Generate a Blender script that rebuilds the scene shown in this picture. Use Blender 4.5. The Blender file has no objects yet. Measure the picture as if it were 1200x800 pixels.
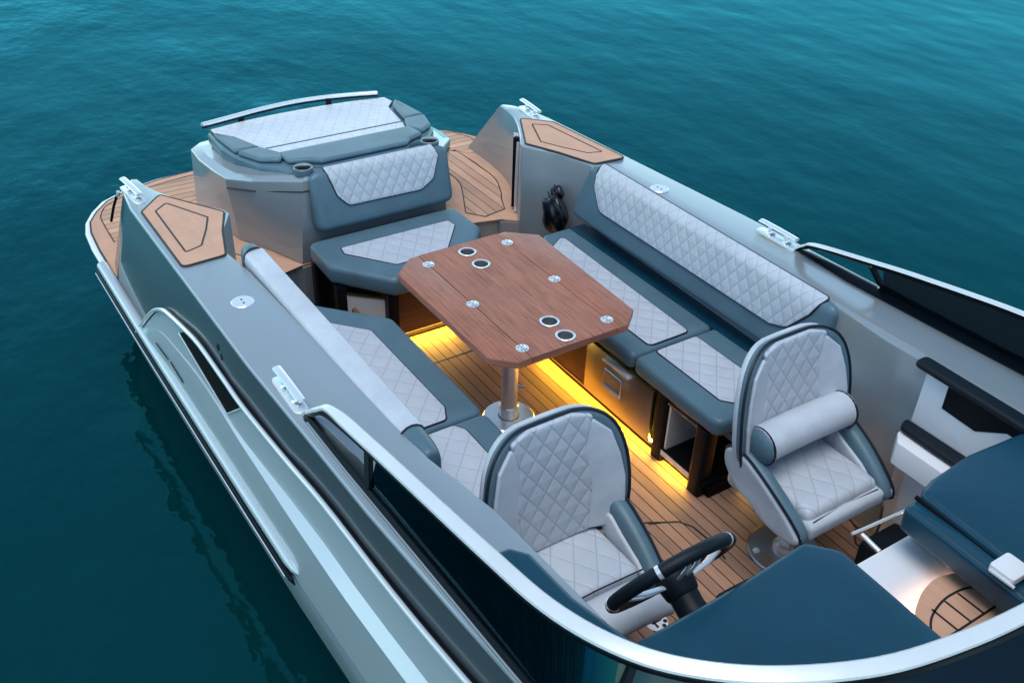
import bpy, bmesh, math, random
from mathutils import Vector, Matrix
random.seed(7)
PI = math.pi
S = bpy.context.scene
COL = S.collection

# ------------------------------------------------------------------ camera
RM = ((0.53901893, 0.8418025, 0.02876014),
      (0.48223128, -0.28042486, -0.82994873),
      (-0.69058786, 0.46122711, -0.5570978))
CAM = Vector((0.0, -2.085, 2.95))
FPX = 1166.7
cam = bpy.data.cameras.new('camera'); camo = bpy.data.objects.new('camera', cam); COL.objects.link(camo)
m = Matrix.Identity(4)
for i in range(3):
    m[i][0] = RM[0][i]; m[i][1] = -RM[1][i]; m[i][2] = -RM[2][i]; m[i][3] = CAM[i]
camo.matrix_world = m
cam.sensor_width = 36; cam.lens = FPX * 36 / 1200; cam.clip_end = 5000; cam.clip_start = 0.05
S.camera = camo
RMM = Matrix(RM)

def ray(x, y):
    return RMM.transposed() @ Vector(((x - 600) / FPX, (y - 400) / FPX, 1.0))
def U(x, y, z):
    d = ray(x, y); return CAM + d * ((z - CAM.z) / d.z)
def zc(x):
    return .83 + .045 * (min(x, .4) + 2.7)
def US(x, y, dz=0.0):
    z = .8
    for _ in range(20):
        p = U(x, y, z + dz); z = zc(p.x)
    return p
def XY(pts, z):
    return [tuple(U(a, b, z)[:2]) for a, b in pts]

# ------------------------------------------------------------------ materials
def nt(name):
    mt = bpy.data.materials.new(name); mt.use_nodes = True
    n = mt.node_tree.nodes; l = mt.node_tree.links
    return mt, n, l, n['Principled BSDF']
def tex_uv(n, l, scale=(1, 1, 1), rot=0.0, loc=(0, 0, 0)):
    tc = n.new('ShaderNodeTexCoord'); mp = n.new('ShaderNodeMapping')
    l.new(tc.outputs['UV'], mp.inputs['Vector'])
    mp.inputs['Scale'].default_value = scale; mp.inputs['Rotation'].default_value = (0, 0, rot)
    mp.inputs['Location'].default_value = loc
    return mp.outputs['Vector']
def obj_co(n, l, scale=(1, 1, 1)):
    tc = n.new('ShaderNodeTexCoord'); mp = n.new('ShaderNodeMapping')
    l.new(tc.outputs['Object'], mp.inputs['Vector']); mp.inputs['Scale'].default_value = scale
    return mp.outputs['Vector']
def noise(n, l, vec, scale, detail=3, rough=.5):
    t = n.new('ShaderNodeTexNoise'); t.inputs['Scale'].default_value = scale
    t.inputs['Detail'].default_value = detail; t.inputs['Roughness'].default_value = rough
    l.new(vec, t.inputs['Vector']); return t.outputs['Fac']
def ramp(n, l, fac, stops):
    r = n.new('ShaderNodeValToRGB'); e = r.color_ramp.elements
    while len(e) < len(stops): e.new(.5)
    for i, (p, c) in enumerate(stops):
        e[i].position = p; e[i].color = (*c, 1) if len(c) == 3 else c
    l.new(fac, r.inputs['Fac']); return r.outputs['Color']
def mth(n, l, op, a, b=None, c=None):
    t = n.new('ShaderNodeMath'); t.operation = op
    for i, v in enumerate((a, b, c)):
        if v is None: continue
        if isinstance(v, (int, float)): t.inputs[i].default_value = v
        else: l.new(v, t.inputs[i])
    return t.outputs[0]
def bump(n, l, h, strength, dist, nrm=None):
    b = n.new('ShaderNodeBump'); b.inputs['Strength'].default_value = strength
    b.inputs['Distance'].default_value = dist; l.new(h, b.inputs['Height'])
    if nrm: l.new(nrm, b.inputs['Normal'])
    return b.outputs['Normal']
def mixc(n, l, f, a, b, mode='MIX'):
    t = n.new('ShaderNodeMix'); t.data_type = 'RGBA'; t.blend_type = mode
    for s, v in ((t.inputs[0], f), (t.inputs[6], a), (t.inputs[7], b)):
        if isinstance(v, (int, float)): s.default_value = v
        elif isinstance(v, tuple): s.default_value = (*v, 1) if len(v) == 3 else v
        else: l.new(v, s)
    return t.outputs[2]

def plain(name, col, rough=.4, metal=0., coat=0., var=.12, vscale=6, bumpd=0., bscale=200, rvar=.1, spec=.5):
    mt, n, l, p = nt(name); p.inputs['Specular IOR Level'].default_value = spec
    v = obj_co(n, l)
    nf = noise(n, l, v, vscale, 4, .6)
    lo = tuple(c * (1 - var) for c in col); hi = tuple(min(1, c * (1 + var)) for c in col)
    l.new(ramp(n, l, nf, [(.3, lo), (.7, hi)]), p.inputs['Base Color'])
    rn = noise(n, l, v, vscale * 3, 3)
    l.new(mth(n, l, 'MULTIPLY_ADD', rn, rvar * 2 * rough, rough * (1 - rvar)), p.inputs['Roughness'])
    p.inputs['Metallic'].default_value = metal
    p.inputs['Coat Weight'].default_value = coat; p.inputs['Coat Roughness'].default_value = .06
    if bumpd:
        l.new(bump(n, l, noise(n, l, v, bscale, 3), .6, bumpd), p.inputs['Normal'])
    return mt

def quilt(name, col, du, dv, rot=0., depth=.0045, groove=.045):
    """diamond stitched upholstery; UV in metres"""
    mt, n, l, p = nt(name)
    uv = tex_uv(n, l, rot=rot)
    sp = n.new('ShaderNodeSeparateXYZ'); l.new(uv, sp.inputs[0])
    a = mth(n, l, 'DIVIDE', sp.outputs[0], du); b = mth(n, l, 'DIVIDE', sp.outputs[1], dv)
    def tri(x):   # distance to nearest integer, 0 on the line, .5 between
        f = mth(n, l, 'FRACT', x); return mth(n, l, 'SUBTRACT', .5, mth(n, l, 'ABSOLUTE', mth(n, l, 'SUBTRACT', f, .5)))
    d1 = tri(mth(n, l, 'ADD', a, b)); d2 = tri(mth(n, l, 'SUBTRACT', a, b))
    dd = mth(n, l, 'MINIMUM', d1, d2)
    h = mth(n, l, 'POWER', mth(n, l, 'MULTIPLY', dd, 2.0), .42)
    wr = noise(n, l, uv, 22, 4, .6)
    h2 = mth(n, l, 'ADD', h, mth(n, l, 'MULTIPLY', wr, .28))
    nb = bump(n, l, h2, 1.0, depth)
    gr = bump(n, l, noise(n, l, uv, 700, 2), .35, .0006, nb)
    l.new(gr, p.inputs['Normal'])
    st = ramp(n, l, dd, [(0, tuple(c * .68 for c in col)), (groove * .5, tuple(c * .95 for c in col)), (groove, col)])  # crease shade put into the colour: darker along the stitched grooves
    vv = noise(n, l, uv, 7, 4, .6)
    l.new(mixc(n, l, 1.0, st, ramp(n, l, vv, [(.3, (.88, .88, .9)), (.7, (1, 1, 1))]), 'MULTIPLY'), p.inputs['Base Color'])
    p.inputs['Roughness'].default_value = .42
    p.inputs['Sheen Weight'].default_value = .15
    return mt

def leather(name, col, rough=.42, wr=.003, wscale=9, spec=.35):
    mt, n, l, p = nt(name); p.inputs['Specular IOR Level'].default_value = spec
    v = obj_co(n, l)
    n1 = noise(n, l, v, wscale, 4, .6)
    b1 = bump(n, l, n1, .5, wr)
    n2 = noise(n, l, v, 420, 3)
    l.new(bump(n, l, n2, .35, .0008, b1), p.inputs['Normal'])
    n3 = noise(n, l, v, 5, 5, .65)
    l.new(ramp(n, l, n3, [(.3, tuple(c * .86 for c in col)), (.7, tuple(c * 1.1 for c in col))]), p.inputs['Base Color'])
    p.inputs['Roughness'].default_value = rough
    return mt

def teak(name, col, dark, pitch=0., along='x', off=0., line=.055, rough=.6, gscale=1.0, contrast=.18, streak=0., spec=.25):
    mt, n, l, p = nt(name); p.inputs['Specular IOR Level'].default_value = spec
    uv = tex_uv(n, l)
    sp = n.new('ShaderNodeSeparateXYZ'); l.new(uv, sp.inputs[0])
    A, B = (sp.outputs[0], sp.outputs[1]) if along == 'x' else (sp.outputs[1], sp.outputs[0])
    sc = (2.2, 70, 1) if along == 'x' else (70, 2.2, 1)
    g = noise(n, l, tex_uv(n, l, scale=tuple(s * gscale for s in sc)), 1.6, 5, .65)
    c = ramp(n, l, g, [(.25, tuple(k * (1 - contrast) for k in col)), (.5, col), (.8, tuple(min(1, k * (1 + contrast)) for k in col))])
    # soft wear blotches
    w = noise(n, l, uv, 5, 5, .6)
    c = mixc(n, l, 1.0, c, ramp(n, l, w, [(.3, (.86, .86, .88)), (.7, (1.04, 1.02, 1))]), 'MULTIPLY')
    if streak:
        sc2 = (1.9, 75, 1) if along == 'x' else (75, 1.9, 1)
        g2 = noise(n, l, tex_uv(n, l, scale=sc2, loc=(3, 7, 0)), 2.6, 6, .75)
        c = mixc(n, l, ramp(n, l, g2, [(.50, (0, 0, 0)), (.64, (streak,) * 3)]), c, dark)
    hgt = g
    if pitch:
        b = mth(n, l, 'DIVIDE', mth(n, l, 'SUBTRACT', B, off), pitch)
        fl = mth(n, l, 'FLOOR', mth(n, l, 'ADD', b, .5))
        wn = n.new('ShaderNodeTexWhiteNoise'); wn.noise_dimensions = '1D'; l.new(fl, wn.inputs['W'])
        fr = mth(n, l, 'FRACT', b)
        d = mth(n, l, 'SUBTRACT', .5, mth(n, l, 'ABSOLUTE', mth(n, l, 'SUBTRACT', fr, .5)))
        flr = mth(n, l, 'FLOOR', b)
        l.new(flr, wn.inputs['W'])
        c = mixc(n, l, 1.0, c, ramp(n, l, wn.outputs['Value'], [(0, (.78, .79, .81)), (1, (1.14, 1.11, 1.08))]), 'MULTIPLY')
        msk = ramp(n, l, d, [(line * .8, (0, 0, 0)), (line, (1, 1, 1))])
        c = mixc(n, l, msk, dark, c)
        l.new(bump(n, l, msk, .5, .0012, bump(n, l, g, .25, .0006)), p.inputs['Normal'])
    else:
        l.new(bump(n, l, g, .3, .0006), p.inputs['Normal'])
    l.new(c, p.inputs['Base Color'])
    p.inputs['Roughness'].default_value = rough
    return mt

def gelcoat(name, col, rough=.25, metal=.25, coat=.6):
    mt, n, l, p = nt(name)
    v = obj_co(n, l)
    f = noise(n, l, v, 900, 2)
    big = noise(n, l, v, 1.8, 4, .6)
    c = (*col, 1)
    c = mixc(n, l, 1.0, c, ramp(n, l, big, [(.3, (.95, .96, .97)), (.7, (1, 1, 1))]), 'MULTIPLY')
    l.new(c, p.inputs['Base Color'])
    sm = noise(n, l, v, 5, 2, .5)
    p.inputs['Roughness'].default_value = rough
    p.inputs['Metallic'].default_value = metal
    p.inputs['Coat Weight'].default_value = coat
    p.inputs['Coat Roughness'].default_value = .06
    return mt

M = {}
M['gel'] = gelcoat('silver_gelcoat', (.325, .365, .39), .28, .42, .5)
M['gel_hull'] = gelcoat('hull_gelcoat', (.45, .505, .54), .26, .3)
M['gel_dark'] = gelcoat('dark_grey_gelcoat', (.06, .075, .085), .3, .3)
M['bottom'] = plain('bottom_paint', (.008, .011, .014), .5)
M['white'] = gelcoat('white_gelcoat', (.72, .72, .74), .3, 0., .5)
M['light'] = leather('light_upholstery', (.47, .505, .56), .42, .007, 11)
M['blue'] = leather('blue_grey_upholstery', (.082, .148, .19), .38)
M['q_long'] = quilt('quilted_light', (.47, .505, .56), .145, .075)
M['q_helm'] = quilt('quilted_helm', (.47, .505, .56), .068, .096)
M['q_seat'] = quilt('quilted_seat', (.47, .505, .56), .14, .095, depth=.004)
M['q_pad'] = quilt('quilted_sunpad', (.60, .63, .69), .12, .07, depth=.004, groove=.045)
M['pipe'] = plain('piping', (.004, .006, .016), .5)
M['black'] = plain('black_frame', (.002, .004, .007), .35, spec=.15)
M['black_soft'] = plain('black_pad', (.003, .007, .012), .5, spec=.25, bumpd=.0008, bscale=300)
M['dash'] = leather('dash_leather', (.003, .044, .078), .30, .010, 2.2, .5)
M['chrome'] = plain('chrome', (.90, .91, .92), .2, .6, var=.03)
M['steel'] = plain('brushed_steel', (.38, .375, .37), .3, 1., var=.06, bumpd=.00012, bscale=260)
M['well'] = plain('cup_steel', (.42, .42, .42), .3, .85, var=.05)
M['alu'] = plain('anodised_rail', (.66, .68, .70), .36, .3, var=.03, vscale=12)
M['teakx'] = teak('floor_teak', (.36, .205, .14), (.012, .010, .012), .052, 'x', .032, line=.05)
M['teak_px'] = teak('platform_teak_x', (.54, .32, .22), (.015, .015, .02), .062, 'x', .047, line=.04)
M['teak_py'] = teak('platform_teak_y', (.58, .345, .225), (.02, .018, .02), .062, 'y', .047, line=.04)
M['teak'] = teak('teak_margin', (.58, .335, .225), (.02, .02, .02), contrast=.10)
M['table'] = teak('table_wood', (.37, .15, .095), (.09, .042, .036), rough=.36, contrast=.34, streak=.9)
M['veneer'] = teak('teak_veneer', (.15, .065, .028), (.05, .02, .01), along='x', rough=.35, contrast=.35, streak=.7)
M['caulk'] = plain('caulk', (.010, .010, .014), .5)
M['void'] = plain('recess_black', (.003, .003, .004), .6, spec=.1)
M['fabric_black'] = plain('black_fabric', (.004, .004, .006), .7, bumpd=.002, bscale=60)
M['label'] = plain('label_white', (.75, .75, .78), .5)
M['red'] = plain('label_red', (.45, .03, .04), .5)
# tinted and clear glass
def glass(name, col, alpha_mix, rough=.02):
    mt, n, l, p = nt(name)
    out = n['Material Output']
    tr = n.new('ShaderNodeBsdfTransparent'); tr.inputs[0].default_value = (*col, 1)
    gl = n.new('ShaderNodeBsdfGlossy'); gl.inputs['Roughness'].default_value = rough; gl.inputs[0].default_value = (.45, .75, .9, 1)
    fr = n.new('ShaderNodeFresnel'); fr.inputs[0].default_value = 1.5
    df = n.new('ShaderNodeBsdfDiffuse'); df.inputs[0].default_value = (.003, .006, .009, 1)
    ms = n.new('ShaderNodeMixShader'); ms.inputs[0].default_value = alpha_mix
    l.new(tr.outputs[0], ms.inputs[1]); l.new(df.outputs[0], ms.inputs[2])
    m2 = n.new('ShaderNodeMixShader'); l.new(fr.outputs[0], m2.inputs[0])
    l.new(ms.outputs[0], m2.inputs[1]); l.new(gl.outputs[0], m2.inputs[2])
    l.new(m2.outputs[0], out.inputs['Surface'])
    return mt
M['tint'] = glass('tinted_glass', (.09, .36, .46), .05)
M['tint_dark'] = glass('dark_glass', (.03, .12, .16), .55)
M['clear'] = glass('clear_glass', (.80, .90, .92), .0)
def emis(name, col, st):
    mt, n, l, p = nt(name)
    p.inputs['Base Color'].default_value = (.8, .7, .5, 1)
    p.inputs['Emission Color'].default_value = (*col, 1); p.inputs['Emission Strength'].default_value = st
    return mt
M['led'] = emis('led_strip', (1, .62, .045), 120)
M['led_soft'] = emis('step_led', (1, .62, .34), 30)

def water_mat():
    mt, n, l, p = nt('sea_water')
    out = n['Material Output']
    v = obj_co(n, l, (1, 1, 1))
    v2 = obj_co(n, l, (.9, 1.6, 1))
    a = noise(n, l, v2, 1.15, 4, .5)
    b = noise(n, l, v, 4.5, 3, .5)
    c = noise(n, l, v2, .35, 3, .5)
    wind = ramp(n, l, noise(n, l, v, .16, 3, .6), [(.38, (.45,) * 3), (.62, (1.25,) * 3)])
    spx = n.new('ShaderNodeSeparateXYZ'); l.new(v, spx.inputs[0])
    mr = n.new('ShaderNodeMapRange'); l.new(spx.outputs[1], mr.inputs[0])
    mr.inputs[1].default_value = -1.5; mr.inputs[2].default_value = 3.5; mr.inputs[3].default_value = 1.9; mr.inputs[4].default_value = .50
    wind = mth(n, l, 'MULTIPLY', wind, mr.outputs[0])
    a = mth(n, l, 'MULTIPLY', a, wind); b = mth(n, l, 'MULTIPLY', b, wind)
    h = mth(n, l, 'ADD', mth(n, l, 'MULTIPLY', a, .019), mth(n, l, 'MULTIPLY', b, .0055))
    h = mth(n, l, 'ADD', h, mth(n, l, 'MULTIPLY', c, .05))
    nb = bump(n, l, h, 1.0, 1.0)
    df = n.new('ShaderNodeBsdfDiffuse'); df.inputs[0].default_value = (.0004, .0215, .0250, 1)
    gl = n.new('ShaderNodeBsdfGlossy'); gl.inputs[0].default_value = (.115, .66, .71, 1); gl.inputs['Roughness'].default_value = .04
    l.new(nb, gl.inputs['Normal'])
    fr = n.new('ShaderNodeFresnel'); fr.inputs[0].default_value = 1.62; l.new(nb, fr.inputs['Normal'])
    ms = n.new('ShaderNodeMixShader'); l.new(fr.outputs[0], ms.inputs[0])
    l.new(df.outputs[0], ms.inputs[1]); l.new(gl.outputs[0], ms.inputs[2])
    l.new(ms.outputs[0], out.inputs['Surface'])
    return mt
M['water'] = water_mat()

# ------------------------------------------------------------------ object helpers
def tag(o, label=None, cat=None, group=None, kind=None):
    if label: o['label'] = label
    if cat: o['category'] = cat
    if group: o['group'] = group
    if kind: o['kind'] = kind
    return o
def thing(name, loc, label, cat, group=None):
    o = bpy.data.objects.new(name, None); COL.objects.link(o); o.location = loc
    o.empty_display_size = .1
    return tag(o, label, cat, group)
def wloc(p):
    v = Vector((0, 0, 0))
    while p is not None: v += Vector(p.location); p = p.parent
    return v
def box_uv(bm):
    uv = bm.loops.layers.uv.verify()
    for f in bm.faces:
        nx, ny, nz = (abs(k) for k in f.normal)
        for lp in f.loops:
            c = lp.vert.co
            if nz >= nx and nz >= ny: lp[uv].uv = (c.x, c.y)
            elif ny >= nx: lp[uv].uv = (c.x, c.z)
            else: lp[uv].uv = (c.y, c.z)
def obj(name, bm, mats, parent=None, local=False, smooth=35, keepuv=False, label=None):
    bm.normal_update()
    if not keepuv: box_uv(bm)
    me = bpy.data.meshes.new(name); bm.to_mesh(me); bm.free()
    if not isinstance(mats, (list, tuple)): mats = [mats]
    for k in mats: me.materials.append(M[k])
    if parent is not None and not local:
        off = wloc(parent)
        me.transform(Matrix.Translation(-off))
    for p in me.polygons: p.use_smooth = smooth > 0
    if smooth > 0: me.set_sharp_from_angle(angle=math.radians(smooth))
    o = bpy.data.objects.new(name, me); COL.objects.link(o)
    if parent is not None: o.parent = parent
    if label: o['label'] = label
    return o
def fixn(bm):
    bmesh.ops.recalc_face_normals(bm, faces=bm.faces[:])
def merge(dst, src, mi=None):
    """append src bmesh to dst"""
    mp = {}
    ul_s = src.loops.layers.uv.active; ul_d = dst.loops.layers.uv.verify()
    for v in src.verts: mp[v] = dst.verts.new(v.co)
    for f in src.faces:
        try: nf = dst.faces.new([mp[v] for v in f.verts])
        except ValueError: continue
        nf.material_index = f.material_index if mi is None else mi
        if ul_s:
            for a, b in zip(nf.loops, f.loops): a[ul_d].uv = b[ul_s].uv
    src.free(); return dst
def box(c, s, bev=.0, seg=2, rot=None):
    bm = bmesh.new(); bmesh.ops.create_cube(bm, size=1)
    for v in bm.verts: v.co = Vector((v.co.x * s[0], v.co.y * s[1], v.co.z * s[2]))
    if bev: bmesh.ops.bevel(bm, geom=bm.edges[:], offset=bev, segments=seg, affect='EDGES', profile=.5)
    if rot is not None: bmesh.ops.transform(bm, matrix=rot.to_4x4(), verts=bm.verts)
    bmesh.ops.translate(bm, vec=Vector(c), verts=bm.verts)
    return bm
def cyl(p0, p1, r0, r1=None, seg=28, bev=0.):
    bm = bmesh.new(); p0 = Vector(p0); p1 = Vector(p1); d = p1 - p0
    bmesh.ops.create_cone(bm, cap_ends=True, segments=seg, radius1=r0, radius2=r0 if r1 is None else r1, depth=d.length)
    if bev:
        es = [e for e in bm.edges if any(len(f.verts) > 4 for f in e.link_faces)]
        bmesh.ops.bevel(bm, geom=es, offset=bev, segments=2, affect='EDGES', profile=.5)
    q = Vector((0, 0, 1)).rotation_difference(d)
    bmesh.ops.transform(bm, matrix=Matrix.Translation((p0 + p1) / 2) @ q.to_matrix().to_4x4(), verts=bm.verts)
    return bm
def tube(pts, r, closed=False, seg=8, flat=None):
    """sweep a circle (or ellipse flat=(rw,rh)) along pts"""
    pts = [Vector(p) for p in pts]; n = len(pts); bm = bmesh.new(); rings = []
    up = Vector((0, 0, 1))
    for i, p in enumerate(pts):
        a = pts[(i - 1) % n] if (closed or i > 0) else p
        b = pts[(i + 1) % n] if (closed or i < n - 1) else p
        t = (b - a).normalized()
        s = t.cross(up)
        if s.length < 1e-4: s = t.cross(Vector((0, 1, 0)))
        s.normalize(); w = s.cross(t)
        rr = r[i] if isinstance(r, (list, tuple)) else r
        rw, rh = flat if flat else (rr, rr)
        rings.append([bm.verts.new(p + s * math.cos(k * 2 * PI / seg) * rw + w * math.sin(k * 2 * PI / seg) * rh) for k in range(seg)])
    m_ = n if closed else n - 1
    for i in range(m_):
        A = rings[i]; B = rings[(i + 1) % n]
        for k in range(seg): bm.faces.new((A[k], A[(k + 1) % seg], B[(k + 1) % seg], B[k]))
    if not closed:
        bm.faces.new(rings[0][::-1]); bm.faces.new(rings[-1])
    fixn(bm); return bm
def lathe(prof, c, seg=32, axis=None):
    bm = bmesh.new(); rings = []
    for r, z in prof:
        rings.append([bm.verts.new((r * math.cos(k * 2 * PI / seg), r * math.sin(k * 2 * PI / seg), z)) for k in range(seg)] if r > 1e-6 else [bm.verts.new((0, 0, z))])
    for A, B in zip(rings, rings[1:]):
        for k in range(seg):
            q = [A[k % len(A)], A[(k + 1) % len(A)], B[(k + 1) % len(B)], B[k % len(B)]]
            u = []
            for v in q:
                if v not in u: u.append(v)
            if len(u) > 2: bm.faces.new(u)
    if axis is not None:
        q = Vector((0, 0, 1)).rotation_difference(Vector(axis)); bmesh.ops.transform(bm, matrix=q.to_matrix().to_4x4(), verts=bm.verts)
    bmesh.ops.translate(bm, vec=Vector(c), verts=bm.verts); fixn(bm)
    return bm
def area2(p): return sum(p[i][0] * p[(i + 1) % len(p)][1] - p[(i + 1) % len(p)][0] * p[i][1] for i in range(len(p))) / 2
def rnd(pts, r, n=5):
    """round the corners of a polygon; r number or list"""
    out = []; N = len(pts)
    for i, p in enumerate(pts):
        rr = r[i] if isinstance(r, (list, tuple)) else r
        p = Vector(p[:2]); a = Vector(pts[i - 1][:2]); b = Vector(pts[(i + 1) % N][:2])
        u = (a - p); v = (b - p); lu, lv = u.length, v.length; u.normalize(); v.normalize()
        ang = u.angle(v)
        t = min(rr / max(math.tan(ang / 2), 1e-3), lu * .48, lv * .48)
        if rr <= 0 or ang > PI - .02: out.append(tuple(p)); continue
        A = p + u * t; B = p + v * t
        for k in range(n + 1):
            s = k / n; out.append(tuple((1 - s) ** 2 * A + 2 * s * (1 - s) * p + s * s * B))
    return out
def dens(pts, step):
    out = []
    N = len(pts)
    for i in range(N):
        a = Vector(pts[i]); b = Vector(pts[(i + 1) % N]); k = max(1, int((b - a).length / step))
        for j in range(k): out.append(tuple(a.lerp(b, j / k)))
    return out
def inset(pts, d):
    """mitre inset of a CCW polygon"""
    N = len(pts); out = []
    for i in range(N):
        a = Vector(pts[i - 1]); p = Vector(pts[i]); b = Vector(pts[(i + 1) % N])
        e1 = (p - a); e2 = (b - p)
        if e1.length < 1e-7: e1 = e2
        if e2.length < 1e-7: e2 = e1
        n1 = Vector((-e1.y, e1.x)).normalized(); n2 = Vector((-e2.y, e2.x)).normalized()
        m_ = (n1 + n2)
        if m_.length < 1e-6: m_ = n1
        m_.normalize(); k = max(.45, m_.dot(n1))
        out.append(tuple(p + m_ * d / k))
    return out
def pad(outline, z0, z1, re=.02, fmap=None, crown=0., ring=6, bottom=True, mi=0):
    """padded slab: outline (2D), bottom z0, top z1, rounded edges re, optional map (a,b,h)->xyz; dense radial rings"""
    pts = [tuple(p[:2]) for p in outline]
    if area2(pts) < 0: pts = pts[::-1]
    cx = sum(p[0] for p in pts) / len(pts); cy = sum(p[1] for p in pts) / len(pts)
    re = min(re, (z1 - z0) * .5)
    prof = []
    for k in range(4): a = k / 4 * PI / 2; prof.append((re * (1 - math.sin(a)) if bottom else 0, z0 + re * (1 - math.cos(a))))
    prof.append((0, z0 + re)); prof.append((0, z1 - re))
    for k in range(1, 6): a = k / 5 * PI / 2; prof.append((re * (1 - math.cos(a)), z1 - re * (1 - math.sin(a))))
    rings = []
    for d, h in prof: rings.append([(p[0], p[1], h) for p in (inset(pts, d) if d > 1e-6 else pts)])
    top = rings[-1]
    for k in range(1, ring + 1):
        s = 1 - k / ring
        if k == ring:
            rings.append([(cx, cy, z1 + crown)])
        else:
            rings.append([(cx + (p[0] - cx) * s, cy + (p[1] - cy) * s, z1 + crown * (1 - s * s)) for p in top])
    bm = bmesh.new(); uvl = bm.loops.layers.uv.verify(); uvd = {}
    V = []
    for R in rings:
        row = []
        for a, b, h in R:
            v = bm.verts.new(fmap(a, b, h) if fmap else (a, b, h)); uvd[v] = (a, b); row.append(v)
        V.append(row)
    N = len(pts)
    for A, B in zip(V, V[1:]):
        for k in range(N):
            q = [A[k], A[(k + 1) % N], B[(k + 1) % N] if len(B) > 1 else B[0]]
            if len(B) > 1: q.append(B[k])
            bm.faces.new(q)
    bm.faces.new(V[0][::-1])
    for f in bm.faces:
        f.material_index = mi
        for lp in f.loops: lp[uvl].uv = uvd[lp.vert]
    bm.normal_update(); fixn(bm)
    return bm
def loft(A, B, capA=True, capB=True, bev=0., mats=None, seg=2):
    """A = top ring, B = bottom ring of 3D points, same length; returns bmesh"""
    bm = bmesh.new(); a = [bm.verts.new(p) for p in A]; b = [bm.verts.new(p) for p in B]; n = len(a)
    te = []
    for i in range(n):
        f = bm.faces.new((a[i], a[(i + 1) % n], b[(i + 1) % n], b[i]))
        if mats: f.material_index = mats[i]
    if capA: bm.faces.new(a[::-1])
    if capB: bm.faces.new(b)
    fixn(bm)
    if bev:
        s = set(a); te = [e for e in bm.edges if e.verts[0] in s and e.verts[1] in s]
        bmesh.ops.bevel(bm, geom=te, offset=bev, segments=seg, affect='EDGES', profile=.5)
    return bm
def sheet(pts, z=None):
    bm = bmesh.new(); vs = [bm.verts.new((p[0], p[1], p[2] if z is None else z)) for p in pts]
    f = bm.faces.new(vs); f.normal_update()
    if f.normal.z < 0: bmesh.ops.reverse_faces(bm, faces=[f])
    bmesh.ops.triangulate(bm, faces=bm.faces[:])
    return bm
def slab(pts, z0, z1, bev=0.):
    if area2(pts) < 0: pts = pts[::-1]
    return loft([(p[0], p[1], z1) for p in pts], [(p[0], p[1], z0) for p in pts], bev=bev)
def slab_holes(pts, holes, z0, z1):
    bm = bmesh.new(); loops = [[(p[0], p[1]) for p in pts]] + holes
    for z in (z0, z1):
        es = []
        for L in loops:
            vs = [bm.verts.new((p[0], p[1], z)) for p in L]
            es += [bm.edges.new((vs[i], vs[(i + 1) % len(vs)])) for i in range(len(vs))]
        bmesh.ops.triangle_fill(bm, edges=es, use_beauty=True)
    for L in loops:
        n_ = len(L)
        for i in range(n_):
            a, b = L[i], L[(i + 1) % n_]
            bm.faces.new([bm.verts.new(q) for q in ((*a, z0), (*b, z0), (*b, z1), (*a, z1))])
    bmesh.ops.remove_doubles(bm, verts=bm.verts, dist=1e-5); fixn(bm)
    return bm
def ribbon(pts, w, closed=False, h=.0012):
    """raised flat black strip along 3D points (horizontal)"""
    pts = [Vector(p) for p in pts]; n = len(pts); bm = bmesh.new(); L = []; R = []
    for i, p in enumerate(pts):
        a = pts[(i - 1) % n] if (closed or i > 0) else p
        b = pts[(i + 1) % n] if (closed or i < n - 1) else p
        t = b - a; s = Vector((-t.y, t.x, 0)).normalized() * w / 2
        L.append((p + s)); R.append((p - s))
    rows = []
    for i in range(n):
        rows.append([bm.verts.new(L[i] - Vector((0, 0, .001))), bm.verts.new(L[i] + Vector((0, 0, h))), bm.verts.new(R[i] + Vector((0, 0, h))), bm.verts.new(R[i] - Vector((0, 0, .001)))])
    for i in range(n if closed else n - 1):
        A = rows[i]; B = rows[(i + 1) % n]
        for k in range(3): bm.faces.new((A[k], A[k + 1], B[k + 1], B[k]))
    fixn(bm); return bm
def ribbons(lists, w, closed=False, h=.0012):
    bm = bmesh.new()
    for L in lists: merge(bm, ribbon(L, w, closed, h))
    return bm
def mir(pts): return [(p[0], -p[1]) + tuple(p[2:]) for p in pts]
def smooth_line(pts, n=8, closed=False):
    """catmull rom"""
    P = [Vector(p) for p in pts]; N = len(P); out = []
    rng = N if closed else N - 1
    for i in range(rng):
        p0 = P[(i - 1) % N] if (closed or i > 0) else P[0]; p1 = P[i]; p2 = P[(i + 1) % N]
        p3 = P[(i + 2) % N] if (closed or i + 2 < N) else P[-1]
        for k in range(n):
            t = k / n
            out.append(.5 * ((2 * p1) + (p2 - p0) * t + (2 * p0 - 5 * p1 + 4 * p2 - p3) * t * t + (3 * p1 - p0 - 3 * p2 + p3) * t ** 3))
    if not closed: out.append(P[-1])
    return out
def panel(name, outline, z, mat, parent, fmap=None, th=.007, pr=.0052, rc=.03, local=False, lift=0.0, ring=8):
    """light upholstery insert with a dark piping round it"""
    o2 = dens(rnd(outline, rc), .05)
    a = obj(name, pad(o2, z - .002, z + th, .006, fmap, ring=ring), mat, parent, local, keepuv=True)
    pts = [Vector((p[0], p[1], z + .001)) for p in o2]
    if fmap: pts = [Vector(fmap(p.x, p.y, z + .001)) for p in pts]
    obj('piping', tube(pts, pr, True, 6), 'pipe', a, local)
    return a

# ================================================================== SETTING
WZ = -.30
bm = bmesh.new()
for x0, x1, y0, y1 in ((-900, 900, -900, 900),):
    bm.faces.new([bm.verts.new(p) for p in ((x0, y0, WZ), (x1, y0, WZ), (x1, y1, WZ), (x0, y1, WZ))])
tag(obj('water', bm, 'water', smooth=0), 'rippled teal sea water around the boat', kind='structure')

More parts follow.
